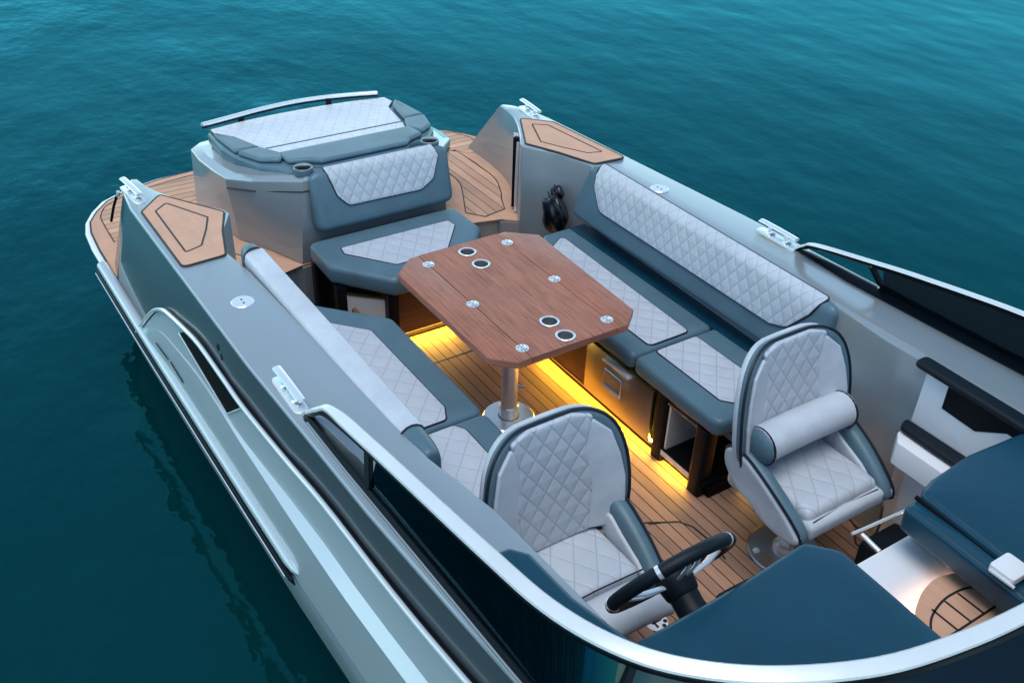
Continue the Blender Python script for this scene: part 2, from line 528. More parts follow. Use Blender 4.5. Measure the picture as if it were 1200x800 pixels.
# ================================================================== BOAT
boat = thing('motorboat', (-1.0, 0, WZ), 'silver grey open motorboat with teak swim platform and dark tinted windshield', 'boat')

def oc(x):      # half width of the side deck's outer edge
    T = [(-4.65, 1.236), (-3.0, 1.242), (-2.5, 1.23), (-2.05, 1.221), (-1.3, 1.185), (-.5, 1.12), (.4, 1.0), (1.2, .8), (2.0, .5), (2.7, .1)]
    if x <= T[0][0]: return T[0][1]
    for (a, b), (c, d) in zip(T, T[1:]):
        if x <= c: return b + (d - b) * (x - a) / (c - a)
    return .03
def sl(x): return .235 if x <= -4.2 else (.10 if x >= -2.6 else .235 - .135 * (x + 4.2) / 1.6)
def side_pt(x, z, o=0.):  # point on the sloping topside plane (positive half)
    return (x, oc(x) + sl(x) * (zc(x) - z) + o, z)

# ---- gunwales (side decks) ------------------------------------------------
FX = [-4.2, -3.6, -3.0, -2.5, -2.05, -1.6, -1.2, -.8, -.4, 0, .4, .9]
def inner(x):
    T = [(-3.93, .995), (-3.7, .972), (-2.17, .938), (-1.85, .89), (-1.2, .87), (-.6, .82), (.9, .62)]
    if x <= T[0][0]: return T[0][1]
    for (a, b), (c, d) in zip(T, T[1:]):
        if x <= c: return b + (d - b) * (x - a) / (c - a)
    return T[-1][1]
def gunwale(s, label):
    top = []; bot = []; mt = []
    for x in FX[::-1]:
        top.append((x, oc(x), zc(x))); bot.append(side_pt(x, .26)); mt.append(1)
    top += [(-4.65, 1.236, zc(-4.65)), (-4.86, 1.215, zc(-4.86)), (-4.965, 1.18, zc(-5)), (-5.02, 1.135, zc(-5.0) - .003), (-5.0, 1.105, zc(-5))]
    bot += [(-4.76, 1.352, .26), (-5.0, 1.31, .26), (-5.16, 1.25, .26), (-5.42, 1.165, .26), (-5.46, 1.135, .26)]
    mt += [1, 1, 1, 0, 0]
    top += [(-4.89, 1.092, zc(-4.89)), (-4.79, 1.067, zc(-4.79)), (-4.66, 1.01, zc(-4.66)), (-4.52, .935, zc(-4.52)), (-4.385, .853, zc(-4.385)), (-4.345, .846, zc(-4.34)), (-4.243, .898, zc(-4.24)), (-4.14, .95, zc(-4.14)), (-3.93, .995, zc(-3.93))]
    bot += [(-5.2, 1.13, .26), (-5.0, 1.112, .26), (-4.82, 1.07, .26), (-4.62, .975, .26), (-4.37, .845, .0), (-4.345, .84, .0), (-4.243, .89, .0), (-4.14, .94, .0), (-3.93, .985, .0)]
    mt += [0] * 9
    for x in (-3.7, -2.9, -2.17, -1.85, -1.2, -.6, .9):
        top.append((x, inner(x), zc(x))); bot.append((x, inner(x) - .005, .0)); mt.append(0)
    mt[-1] = 0
    if s < 0: top = mir(top); bot = mir(bot)
    bm = loft(top, bot, bev=.013, mats=mt, seg=3)
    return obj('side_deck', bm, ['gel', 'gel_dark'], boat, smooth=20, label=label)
gp = gunwale(1, 'port side deck'); gs = gunwale(-1, 'starboard side deck')

# teak pads on the quarter decks
padS = [(188.3, 228.3), (171.7, 253.3), (213.3, 314), (268.3, 299.3), (260, 271.7), (266.7, 248.3)]
PADO = [(-4.722, 1.072), (-4.56, 1.203), (-3.888, 1.21), (-3.903, 1.013), (-4.15, .945), (-4.352, .868)]
INL = [(-4.60, 1.075), (-4.53, 1.145), (-4.02, 1.155), (-4.05, 1.075), (-4.2, 1.005), (-4.33, .955)]
for s, g in ((1, gp), (-1, gs)):
    P = rnd(PADO, [.02, .03, .03, .03, .12, .02]); L = rnd(INL, [.01, .01, .01, .01, .08, .01])
    if s < 0: P = mir(P); L = mir(L)
    if area2(P) < 0: P = P[::-1]
    bm = loft([(p[0], p[1], zc(p[0]) + .0062) for p in P], [(p[0], p[1], zc(p[0]) - .003) for p in P])
    t = obj('teak_pad', bm, 'teak', g)
    obj('inlay_line', ribbon([(p[0], p[1], zc(p[0]) + .0062) for p in L], .0085, True), 'caulk', t)
    obj('edge_caulk', tube([(p[0], p[1], zc(p[0]) + .003) for p in P], .006, True, 6), 'caulk', t)

# caps and cleats
def disc(x, y, r, z, parent, name='filler_cap'):
    c = obj(name, lathe([(r, -.002), (r, .003), (r * .93, .0055), (0, .0055)], (x, y, z), 36), 'chrome', parent)
    bm = bmesh.new()
    for a in (0, PI): merge(bm, cyl((x + .014 * math.cos(a), y + .014 * math.sin(a), z + .0045), (x + .014 * math.cos(a), y + .014 * math.sin(a), z + .0065), .0045, seg=10))
    obj('key_slot', bm, 'void', c)
for s, g in ((1, gp), (-1, gs)):
    disc(-3.462, s * 1.095, .047, zc(-3.46), g)
def cleat(x, y, yaw, z, parent, L=.24):
    R = Matrix.Rotation(yaw, 3, 'Z')
    def T(bm):
        bmesh.ops.transform(bm, matrix=Matrix.Translation((x, y, z)) @ R.to_4x4(), verts=bm.verts); return bm
    base = rnd([(-L / 2, -.026), (L / 2, -.026), (L / 2, .026), (-L / 2, .026)], .025)
    c = obj('cleat', T(slab(base, -.002, .007, .002)), 'chrome', parent)
    pts = [(-.145, 0, .049), (-.10, 0, .051), (0, 0, .0515), (.10, 0, .051), (.145, 0, .049)]
    k = L / .26
    obj('crossbar', T(tube([(p[0] * k * .84, p[1], p[2]) for p in pts], .01, seg=12, flat=(.0165, .008))), 'chrome', c)
    for a in (-.055, .055):
        obj('post', T(lathe([(.016, .004), (.010, .012), (.0075, .02), (.009, .042), (.011, .048)], (a * k, 0, 0), 16)), 'chrome', c)
        obj('bolt', T(lathe([(.016, .004), (.014, .012), (.006, .0125), (.005, .009), (0, .009)], ((a + .018) * k, .004, 0), 14)), 'steel', c)
cleat(-2.735, -1.185, -.0, zc(-2.735) + .002, gs); cleat(-2.72, 1.17, .0, zc(-2.72) + .002, gp)
cleat(-4.79, -1.185, -.12 + .22, zc(-4.79) + .002, gs, .24); cleat(-4.77, 1.175, -.22 + .12, zc(-4.77) + .002, gp, .24)

# small drain/vent holes in the dark topside
for s, g in ((-1, gs),):
    bm = bmesh.new()
    for (dx, dz) in ((0, 0), (.045, -.02)):
        p = side_pt(-3.32 + dx, .715 + dz, .002)
        merge(bm, lathe([(.014, -.004), (.014, .002), (.009, .003), (.008, -.001), (0, -.001)], (p[0], s * p[1], p[2]), 16, axis=(0, s * .97, .23)))
    obj('side_vent', bm, 'black', g)

# ---- hull below the side decks -------------------------------------------
HX = [-5.05, -4.8, -4.4, -4.0, -3.6, -3.0, -2.5, -2.0, -1.5, -1.0, -.5, 0, .5, 1.0, 1.6, 2.2, 2.75]
def hb(x):  # half beam at the lower strip
    T = [(-5.2, 1.372), (-4.3, 1.364), (-2.87, 1.340), (-2.4, 1.33), (-1.5, 1.29), (-.5, 1.205), (.4, 1.08), (1.2, .87), (2.0, .55), (2.75, .1)]
    if x <= T[0][0]: return T[0][1]
    for (a, b), (c, d) in zip(T, T[1:]):
        if x <= c: return b + (d - b) * (x - a) / (c - a)
    return .05
def hull_lines(x):
    h = hb(x)
    keel = max(0, (x - .3)) * .12
    return [(x, h - .012, .275), (x, h, .262), (x, h - .004, .2), (x, h - .012, .06), (x, h - .024 - .02 * min(1, max(0, (x + 3.2))), .0),
            (x, h - .06, -.012), (x, h - .065, -.10), (x, max(h - .12, .01), -.32), (x, 0, -.62 + keel)]
def hull_side():
    bm = bmesh.new(); rows = []
    for x in HX:
        L = hull_lines(x)
        ring = [(p[0], -p[1], p[2]) for p in L] + [(p[0], p[1], p[2]) for p in L[-2::-1]]
        rows.append([bm.verts.new(p) for p in ring])
    n = len(rows[0])
    for A, B in zip(rows, rows[1:]):
        for k in range(n - 1):
            f = bm.faces.new((A[k], A[k + 1], B[k + 1], B[k]))
            kk = min(k, n - 2 - k)
            f.material_index = 1 if kk >= 4 else 0
    bm.faces.new(rows[0])
    fixn(bm)
    return bm
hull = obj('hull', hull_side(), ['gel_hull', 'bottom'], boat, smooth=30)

# rail that arcs over the hull side bulge
def rail_on_plane(px):
    # intersect the view ray with the sloping topside plane (starboard)
    p = None; z = .5
    d = ray(*px)
    lo, hi = .1, 1.0
    for _ in range(50):
        z = (lo + hi) / 2; P = CAM + d * ((z - CAM.z) / d.z)
        yo = -(oc(P.x) + sl(P.x) * (zc(P.x) - z))
        if P.y > yo: lo = z     # ray point inboard of the plane => need higher z
        else: hi = z
    return P
RPX = [(165.5, 389), (171, 381), (177, 373), (184, 365), (190, 362), (198, 363), (207, 370), (222, 384), (240, 403), (268, 442), (293, 477), (340, 534), (390, 592), (470, 694), (555, 794)]
RS = [rail_on_plane(p) for p in RPX]
RAILP = [(p.x, -p.y, p.z) for p in RS]
xl = RAILP[-1]
RAILP += [(x, oc(x) + sl(x) * (zc(x) - z) , z) for x, z in ((-.9, xl[2] + .04), (-.3, xl[2] + .07), (.4, xl[2] + .09), (.9, xl[2] + .1))]
def side_pod(s):
    """light bulge of the hull side, proud of the topside plane, with an upward facing shelf"""
    R = smooth_line(RAILP, 4)
    bm = bmesh.new(); rows = []
    for p in R:
        x, y, z = p
        t = min(1, max(0, (x + 3.95) / .25))
        b = hb(x) + .006
        # shelf starts at x=-3.3 and widens forward
        w = min(1, max(0, (x + 3.3) / 1.2))
        zs = .27 + (z - .27) * .60
        pl = oc(x) + sl(x) * (zc(x) - zs)
        b = max(b, oc(x) + sl(x) * (zc(x) - .27) + .02)
        yu = pl + .016
        yl = max(b - .012 - (1 - w) * (b - yu) * .55, yu + .004)
        L = [(x, y - .01, z), (x, y + .014, z - .004), (x, yu + .004, zs + .018 * w), (x, yl, zs - .022 * w), (x, b - .002, .32), (x, b, .265)]
        if z < .33:
            L = [(x, y - .01, z), (x, y + .012, z - .003), (x, y + .013 + (b - y) * .4, .27 + (z - .27) * .7), (x, y + .013 + (b - y) * .6, .27 + (z - .27) * .5), (x, b - .002, .27 + (z - .27) * .3), (x, b, .27)]
        if s < 0: L = mir(L)
        rows.append([bm.verts.new(q) for q in L])
    for A, B in zip(rows, rows[1:]):
        for k in range(5): bm.faces.new((A[k], A[k + 1], B[k + 1], B[k]))
    fixn(bm)
    return bm
for s, nm in ((-1, 'starboard'), (1, 'port')):
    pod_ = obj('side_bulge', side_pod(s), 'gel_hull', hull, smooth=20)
    rp = [(p.x, s * (p.y + .010), p.z) for p in smooth_line(RAILP, 6)]
    obj('rail_backing', tube(rp, .010, seg=10), 'black', hull)
    obj('chrome_rail', tube([(p[0], p[1] + s * .014, p[2] + .004) for p in rp], .0095, seg=10), 'chrome', hull)
    # lower rub strip with its fairing
    xs = [-5.0 + .1 * k for k in range(26)] + [-2.45, -2.415]
    def rb(x, o, z): return (x, s * (hb(x) + o), z)
    fr = [.03] * len(xs); fr[-2] = .024; fr[-1] = .008
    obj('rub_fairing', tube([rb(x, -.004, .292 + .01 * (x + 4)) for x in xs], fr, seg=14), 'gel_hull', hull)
    fr = [.014] * len(xs); fr[-1] = .004
    obj('rub_strip', tube([rb(x - .03, .020, .250 + .01 * (x + 4)) for x in xs], fr, seg=10), 'black', hull)
    obj('rub_chrome', tube([rb(x - .03, .032, .244 + .01 * (x + 4)) for x in xs[:-1]], .005, seg=8), 'chrome', hull)
    obj('rub_strip', tube([rb(x - .03, .014, .222 + .01 * (x + 4)) for x in xs], [k * .7 for k in fr], seg=10), 'black', hull)
# air intake in the starboard bulge
def on_pod(px, off=.0):
    d = ray(*px); lo, hi = .1, .8
    for _ in range(50):
        z = (lo + hi) / 2; P = CAM + d * ((z - CAM.z) / d.z)
        yo = -(oc(P.x) + sl(P.x) * (zc(P.x) - z) + .022 + off)
        if P.y > yo: lo = z
        else: hi = z
    return P
for s in (-1, 1):
    IN = [on_pod(p) for p in ((209.5, 389.5), (214, 388.5), (219, 391), (283, 477.5), (266, 484.5))]
    top = [(p.x, s * -(p.y), p.z) for p in IN]; bot = [(p.x, s * -(p.y + .05), p.z) for p in IN]
    bm = loft(top, bot)
    it = obj('air_intake', bm, 'void', hull, smooth=0)
    t2 = [(p[0], p[1] + s * .001, p[2]) for p in top]
    obj('intake_trim', tube([t2[1], t2[0], t2[4], t2[3]], .0028, seg=6), 'chrome', it)
    bm = bmesh.new()
    for a, b in (((183, 402), (197, 421)), ((200, 424), (214.5, 448))):
        p0, p1 = on_pod(a, .012), on_pod(b, .012)
        mm = tube([(p0.x, s * -(p0.y), p0.z), (p1.x, s * -(p1.y), p1.z)], .003, seg=6); merge(bm, mm)
    obj('drain_slot', bm, 'black', hull)

# ---- swim platform --------------------------------------------------------
PO = [(-4.76, 1.365), (-5.0, 1.37), (-5.25, 1.372), (-5.45, 1.36), (-5.58, 1.33), (-5.70, 1.27), (-5.82, 1.18), (-5.92, 1.02), (-5.985, .80), (-6.01, .5), (-6.02, 0)]
PO = PO + [(p[0], -p[1]) for p in PO[-2::-1]]
plat_z = .268
bm = loft([(p[0], p[1], plat_z) for p in PO], [(p[0] + .03, p[1] * .97, .13) for p in PO], bev=.02, seg=3)
plat = obj('swim_platform', bm, 'white', boat, smooth=40)
def teaksheet(pts, z, mat, name, parent=None, h=.01):
    if area2(pts) < 0: pts = pts[::-1]
    return obj(name, loft([(p[0], p[1], z) for p in pts], [(p[0], p[1], z - h) for p in pts]), mat, parent or plat, smooth=0)
TM = [(-4.78, 1.335), (-5.2, 1.335), (-5.42, 1.325), (-5.55, 1.30), (-5.66, 1.24), (-5.775, 1.15), (-5.87, 1.0), (-5.93, .8), (-5.965, .5), (-5.975, 0)]
TM = TM + [(p[0], -p[1]) for p in TM[-2::-1]] + [(-4.452, -.61), (-4.495, -.455), (-4.52, 0), (-4.47, .6), (-4.43, .765), (-4.36, .85)]
teaksheet(TM, .28, 'teak', 'teak_margin')
# athwart planked field (stern strip and both corners)
def arc_field(s):
    F = [(-5.90, 0), (-5.895, .5), (-5.865, .78), (-5.81, 1.0), (-5.76, 1.10), (-5.705, 1.175), (-5.61, 1.225), (-5.52, 1.24), (-5.24, 1.245), (-5.30, 1.17), (-5.48, .95), (-5.56, .62), (-5.6, 0)]
    return [(x, s * y) for x, y in F]
for s in (-1, 1):
    teaksheet(arc_field(s), .2825, 'teak_py', 'planking', h=.006)
    F = arc_field(s)
    obj('caulk_line', ribbon([(x, y, .2825) for x, y in smooth_line([(*p, 0) for p in F[:9]], 4) for _ in (0,)] if False else [(p.x, p.y, .2825) for p in smooth_line([(*q, 0) for q in F[:9]], 4)], .006), 'caulk', plat)
# fore and aft planked field in the two side passages
for s in (1, -1):
    F = [(-5.44, 1.035), (-5.2, 1.045), (-5.0, 1.04), (-4.917, 1.03), (-4.86, 1.012), (-4.797, .985), (-4.72, .95), (-4.645, .905), (-4.53, .855), (-4.50, .70), (-4.60, .625), (-4.84, .745), (-4.96, .80), (-5.05, .815), (-5.3, .82), (-5.44, .83)]
    F = [(x, s * y) for x, y in F]
    teaksheet(F, .2825, 'teak_px', 'planking', h=.006)
    obj('caulk_line', ribbon([(x, y, .2825) for x, y in F], .0065, True), 'caulk', plat)
    obj('caulk_line', ribbon([(-5.47, s * .80, .281), (-5.47, s * 1.13, .281)], .006), 'caulk', plat)
obj('edge_caulk', tube([(p[0], p[1], .277) for p in TM[:19]], .006, seg=6), 'caulk', plat)
# step riser at the cockpit end of the platform
R0 = [(-4.365, .86), (-4.435, .765), (-4.475, .6), (-4.525, 0), (-4.5, -.455), (-4.455, -.61), (-4.36, -.86)]
bm = bmesh.new()
for (a, b) in zip(R0, R0[1:]):
    q = [bm.verts.new((a[0] - .004, a[1], .267)), bm.verts.new((b[0] - .004, b[1], .267)), bm.verts.new((b[0] - .004, b[1], 0)), bm.verts.new((a[0] - .004, a[1], 0))]
    bm.faces.new(q)
fixn(bm)
bmesh.ops.solidify(bm, geom=bm.faces[:], thickness=.02)
obj('step_riser', bm, 'gel', plat, smooth=0)
obj('edge_caulk', tube([(p[0], p[1], .274) for p in R0], .006, seg=6), 'caulk', plat)
# stern grab rail beside the starboard quarter
for s in (-1, 1):
    obj('grab_rail', tube([(-4.955, s * 1.225, .69), (-5.0, s * 1.25, .60), (-5.05, s * 1.268, .50)], .007, seg=8), 'black', plat)
    obj('grab_rail_end', cyl((-4.95, s * 1.22, .70), (-4.96, s * 1.225, .675), .010), 'chrome', plat)

# ---- cockpit floor --------------------------------------------------------
FO = [(-4.42, .84), (-3.9, .98), (-1.0, .90), (-1.0, -.90), (-3.9, -.98), (-4.42, -.84)]
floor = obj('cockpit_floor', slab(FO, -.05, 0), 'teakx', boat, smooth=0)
obj('caulk_line', ribbons([[(-3.69, -.6, 0), (-3.69, .6, 0)],
                           [(p.x, p.y, 0) for p in [U(760, 617 - 3, 0), U(775, 612, 0), U(795, 611, 0), U(812, 617, 0), U(835, 636, 0), U(850, 655, 0)]],
                           [(p.x, p.y, 0) for p in [U(700, 630, 0), U(730, 617, 0), U(760, 612, 0), U(775, 612, 0)]],
                           [(p.x, p.y, 0) for p in [U(1004, 618, 0), U(1001, 626, 0), U(1003, 637, 0), U(1012, 645, 0), U(1030, 650, 0)]],
                           [(p.x, p.y, 0) for p in [U(990, 600, 0), U(1003, 618, 0), U(1018, 619, 0)]]], .009), 'caulk', floor)
# round badge in the floor by the helm
bp = U(769, 728, 0)
bd = obj('floor_badge', lathe([(.045, -.001), (.045, .002), (0, .002)], (bp.x, bp.y, 0), 28), 'label', floor)
bm = bmesh.new()
for a0 in range(0, 6):
    t = a0 / 5 * 1.1 * PI + .4
    merge(bm, cyl((bp.x + .034 * math.cos(t), bp.y + .034 * math.sin(t), .001), (bp.x + .034 * math.cos(t), bp.y + .034 * math.sin(t), .0035), .009, seg=8))
merge(bm, box((bp.x, bp.y, .0025), (.012, .045, .002))); merge(bm, box((bp.x + .012, bp.y - .012, .0025), (.03, .009, .002)))
obj('badge_emblem', bm, 'caulk', bd)

# ---- windshield -----------------------------------------------------------
# rail centre line (half, positive y), from the aft tip round the front
RL = [(-2.60, 1.178, .842), (-2.545, 1.160, .885), (-2.47, 1.142, .925), (-2.2, 1.138, .982), (-1.95, 1.136, 1.030), (-1.52, 1.126, 1.100), (-1.28, 1.10, 1.118), (-1.10, 1.045, 1.135), (-.965, .955, 1.145), (-.84, .80, 1.15), (-.735, .58, 1.15), (-.68, .34, 1.15), (-.655, .12, 1.15), (-.65, 0, 1.15)]
RLs = smooth_line(RL, 6)
full = [Vector((p.x, -p.y, p.z)) for p in RLs] + [Vector((p.x, p.y, p.z)) for p in RLs[-2::-1]]
def base_of(p):   # foot of the glass below a rail point
    x, y, z = p; ay = abs(y)
    t = max(0, min(1, (x + 1.55) / .9))
    if ay > 1.0 or x < -1.3:
        bx = x + .10 * t; by = 1.182 if x < -2.3 else 1.178 - .02 * max(0, (x + 2.3))
        by = min(by, oc(x) - .022)
    else:
        bx = x + .10 * t + .32 * (1 - ay / 1.0); by = ay * 1.10
    k = max(bx, x)
    zb = zc(k) + .004
    if abs(x + 2.6) < .01: bx, by = x, ay
    return Vector((bx, math.copysign(by, y) if ay > 1e-6 else 0, min(zb, z - .002)))
base = [base_of(p) for p in full]
ws = obj('windshield_rail', (lambda: (lambda bm: bm)(bmesh.new()))(), 'alu', boat) if False else None
def strip_sweep(C, prof_fn):
    """sweep closed 2D profile: prof_fn(i)->list of 3D points"""
    bm = bmesh.new(); rows = [[bm.verts.new(q) for q in prof_fn(i)] for i in range(len(C))]
    n = len(rows[0])
    for A, B in zip(rows, rows[1:]):
        for k in range(n): bm.faces.new((A[k], A[(k + 1) % n], B[(k + 1) % n], B[k]))
    bm.faces.new(rows[0][::-1]); bm.faces.new(rows[-1]); fixn(bm); return bm
def frame(i, C):
    a = C[max(i - 1, 0)]; b = C[min(i + 1, len(C) - 1)]
    t = (b - a).normalized(); out = Vector((t.y, -t.x, 0)).normalized()   # path goes stbd aft -> front -> port aft
    # choose outward = away from (-2.6,0)
    if out.dot(C[i] - Vector((-2.8, 0, C[i].z))) < 0: out = -out
    return t, out
def prof_rail(i):
    t, o = frame(i, full); c = full[i]; u = Vector((0, 0, 1))
    s = min(1, .35 + abs(c.x + 2.60) * 3)
    w, h = .0215 * s, .009
    t_ = math.radians(20) * s
    o, u = o * math.cos(t_) - u * math.sin(t_), u * math.cos(t_) + o * math.sin(t_)
    return [c + o * w * x + u * h * z for x, z in ((-1, -.6), (-1, .2), (-.8, .9), (-.3, 1), (.3, 1), (.8, .85), (1, .2), (1, -.6))]
wr_ = obj('windshield', strip_sweep(full, prof_rail), 'alu', boat, label='bright metal windshield rail')
def prof_black(i):
    t, o = frame(i, full); c = full[i]; u = Vector((0, 0, 1)); d = (base[i] - c)
    d = d.normalized() if d.length > .02 else -u
    s = min(1, .35 + abs(c.x + 2.60) * 3)
    h = min(.024, max((c - base[i]).length * .5, .008))
    return [c + o * .026 * s - u * .006, c - o * .026 * s - u * .006, c - o * .010 + d * h, c + o * .012 + d * h]
obj('top_frame', strip_sweep(full, prof_black), 'black', wr_)
def prof_base(i):
    t, o = frame(i, full); c = base[i]; u = (full[i] - c); h = min(.018, u.length * .45 + .001); u = u.normalized() if u.length > 1e-3 else Vector((0, 0, 1))
    k_ = .016 + .03 * min(1, abs(c.x + 2.62) * 3)
    return [c + o * .02 - Vector((0, 0, .004)), c + o * .006 + u * h * .6, c - o * .008 + u * h * .6, c - o * k_ - Vector((0, 0, .004))]
obj('bottom_frame', strip_sweep(full, prof_base), 'black', wr_)
# stepped light trim outside the foot of the glass
for k, (o_, z_) in enumerate(((.030, .008), (.040, .003))):
    def prof_trim(i, o_=o_, z_=z_):
        t, o = frame(i, full); c = base[i].copy(); c.z = zc(c.x) + z_
        c = c + o * o_
        u = Vector((0, 0, 1))
        return [c + o * .006, c + o * .003 + u * .004, c - o * .003 + u * .004, c - o * .006, c - u * .008]
    idx = [i for i in range(len(full)) if full[i].x < -.9 and abs(full[i].y) > .9]
n_ = len(full)
def glass_pane(i0, i1, mat, name):
    bm = bmesh.new(); A = []; B = []
    for i in range(i0, i1 + 1):
        c = full[i]; b = base[i]; A.append(bm.verts.new(c.lerp(b, .02))); B.append(bm.verts.new(c.lerp(b, .95)))
    for k in range(len(A) - 1): bm.faces.new((A[k], A[k + 1], B[k + 1], B[k]))
    fixn(bm)
    bmesh.ops.solidify(bm, geom=bm.faces[:], thickness=.006)
    return obj(name, bm, mat, wr_)
def idx_at(xm, side):
    best = min(range(n_), key=lambda i: abs(full[i].x - xm) + (0 if full[i].y * side > .9 else 9))
    return best
iS = idx_at(-2.13, -1); iP = idx_at(-2.13, 1)
iSf = idx_at(-1.06, -1); iPf = idx_at(-1.06, 1)
glass_pane(iS, iSf, 'tint', 'tinted_glass'); glass_pane(iPf, iP, 'tint', 'tinted_glass')
mid = n_ // 2
glass_pane(iSf, mid - 3, 'tint_dark', 'tinted_glass'); glass_pane(mid - 3, iPf, 'tint_dark', 'tinted_glass')
for i, w in ((iS, .014), (iP, .014), (iSf, .022), (iPf, .022), (mid - 3, .02), (mid - 7, .012)):
    c, b = full[i], base[i]
    off = Vector((-.07, 0, 0)) if i in (iS, iP) else Vector((-.0, 0, 0))
    mu = obj('mullion', tube([c + off - Vector((0, 0, .02)), b + Vector((0, 0, .01))], w, seg=4, flat=(w, w)), 'black', wr_, smooth=0)
    if i in (iS, iP):
        for f_ in (.2, .82):
            p = (c + off).lerp(b, f_); s = 1 if c.y < 0 else -1
            obj('screw', lathe([(.006, 0), (.004, .004), (0, .005)], p + Vector((0, s * .014, 0)), 10, axis=(0, s, 0)), 'chrome', mu)
# stepped trim pieces along both side decks
for s, g in ((1, gp), (-1, gs)):
    for o_, w_ in ((.031, .004), (.043, .003)):
        pts = [(x, s * (min(1.178 if x < -2.3 else 1.178 - .02 * (x + 2.3), oc(x) - .022) + o_ * .62), zc(x) + .003) for x in [-2.55 + .15 * k for k in range(18)]]
        obj('trim_bead', tube(pts, w_, seg=8), 'gel', g)

# ---- helm console, dash pads, steering wheel ------------------------------
def dashpad(outline, z0, z1, re, name, mat, parent, crown=.012, rc=.05):
    return obj(name, pad(dens(rnd(outline, rc, 8), .06), z0, z1, re, crown=crown, ring=8), mat, parent, smooth=60)
DS = [(-1.255, -.98), (-1.255, -.80), (-1.262, -.45), (-1.285, -.17), (-1.20, -.095), (-.62, -.115), (-.62, -.60), (-.75, -.88), (-.92, -1.02), (-1.1, -1.03)]
ds = dashpad(DS, .80, .852, .022, 'helm_dashboard', 'dash', boat, rc=.05)
obj('console_body', slab(rnd([(-1.10, -.9), (-1.10, -.2), (-1.04, -.15), (-.66, -.15), (-.66, -.6), (-.9, -.9)], .03), -.0, .805), 'black_soft', ds)
# side lip of the dash by the companionway
obj('dash_lip', pad(dens(rnd([(-1.23, -.095), (-.64, -.112), (-.64, -.085), (-1.2, -.062)], .01), .05), .72, .80, .012), 'black_soft', ds, smooth=60)
# coaming pads inside the windshield
CP = [(-1.655, -1.03), (-1.65, -.97), (-1.60, -.93), (-1.41, -.92), (-1.28, -.89), (-1.17, -.862), (-1.05, -.87), (-1.02, -.97), (-1.2, -1.06), (-1.55, -1.075)]
dashpad(CP, .868, .93, .02, 'coaming_pad', 'dash', boat, crown=.0, rc=.02)
DP = [(-1.232, .285), (-1.255, .37), (-1.272, .576), (-1.25, .84), (-1.2, 1.02), (-1.0, 1.05), (-.8, .85), (-.68, .55), (-.64, .25), (-.9, .262)]
dp = dashpad(DP, .82, .872, .02, 'port_dashboard', 'dash', boat, rc=.04)
obj('dash_side_pad', pad(dens(rnd([(-1.235, .225), (-1.238, .33), (-.66, .33), (-.66, .195)], .02), .05), .74, .838, .02, crown=.008), 'dash', dp, smooth=60)
obj('dash_groove', tube([(-1.238, .285, .842), (-.66, .252, .842)], .008, seg=8), 'void', dp)
obj('console_body', slab([(-1.10, .37), (-1.10, .86), (-.66, .86), (-.66, .37)], 0, .80), 'white', dp)
obj('dash_edge', box((-.95, .335, .71), (.57, .04, .09)), 'black_soft', dp)
# small white latch plate on the port dash
lp = U(1180, 663, .885)
lt = obj('latch_plate', slab(rnd([(lp.x - .03, lp.y - .045), (lp.x + .05, lp.y - .045), (lp.x + .05, lp.y + .045), (lp.x - .03, lp.y + .045)], .012), .872, .895, .004), 'white', dp)
obj('latch_rod', tube([(lp.x - .02, lp.y - .05, .88), (lp.x + .06, lp.y - .05, .88)], .005), 'chrome', lt)

# steering wheel
wc = U(786, 671, .80)
ax = Vector((-math.cos(math.radians(28)), 0, math.sin(math.radians(28))))
u_ = Vector((0, 1, 0)); v_ = ax.cross(u_).normalized()
RW = .195
sw = obj('steering_wheel', tube([wc + (u_ * math.cos(t) + v_ * math.sin(t)) * RW for t in [k * 2 * PI / 48 for k in range(48)]], .021, True, 14), 'black_soft', ds)
for t0 in (.26, 2.9, -.9, -2.24, .5, 2.64):
    t0 = t0
    pts = [wc + (u_ * math.cos(t0 + k * .03) + v_ * math.sin(t0 + k * .03)) * RW for k in range(-1, 2)]
    obj('rim_band', tube(pts, .0214, seg=14), 'chrome', sw)
for t0 in (0.0, PI, -PI / 2):
    e = wc + (u_ * math.cos(t0) + v_ * math.sin(t0)) * (RW - .01); s0 = wc + (u_ * math.cos(t0) + v_ * math.sin(t0)) * .05 - ax * .03
    q = (u_ * -math.sin(t0) + v_ * math.cos(t0)) * .016
    for k in (-1, 1):
        obj('spoke', tube([s0 + q * k, s0.lerp(e, .5) + q * k * 1.1 - ax * .006, e + q * k], .007, seg=8, flat=(.009, .005)), 'chrome', sw)
obj('wheel_hub', cyl(wc - ax * .075, wc - ax * .005, .05, .062, 20, .010), 'black_soft', sw)
obj('steering_column', tube([wc - ax * .04, wc - ax * .12, Vector((-1.20, wc.y, .72)), Vector((-1.10, wc.y, .70))], .045, seg=14), 'black_soft', sw)
obj('control_pod', box((-1.24, wc.y + .115, .785), (.10, .13, .05), .012), 'black_soft', ds)

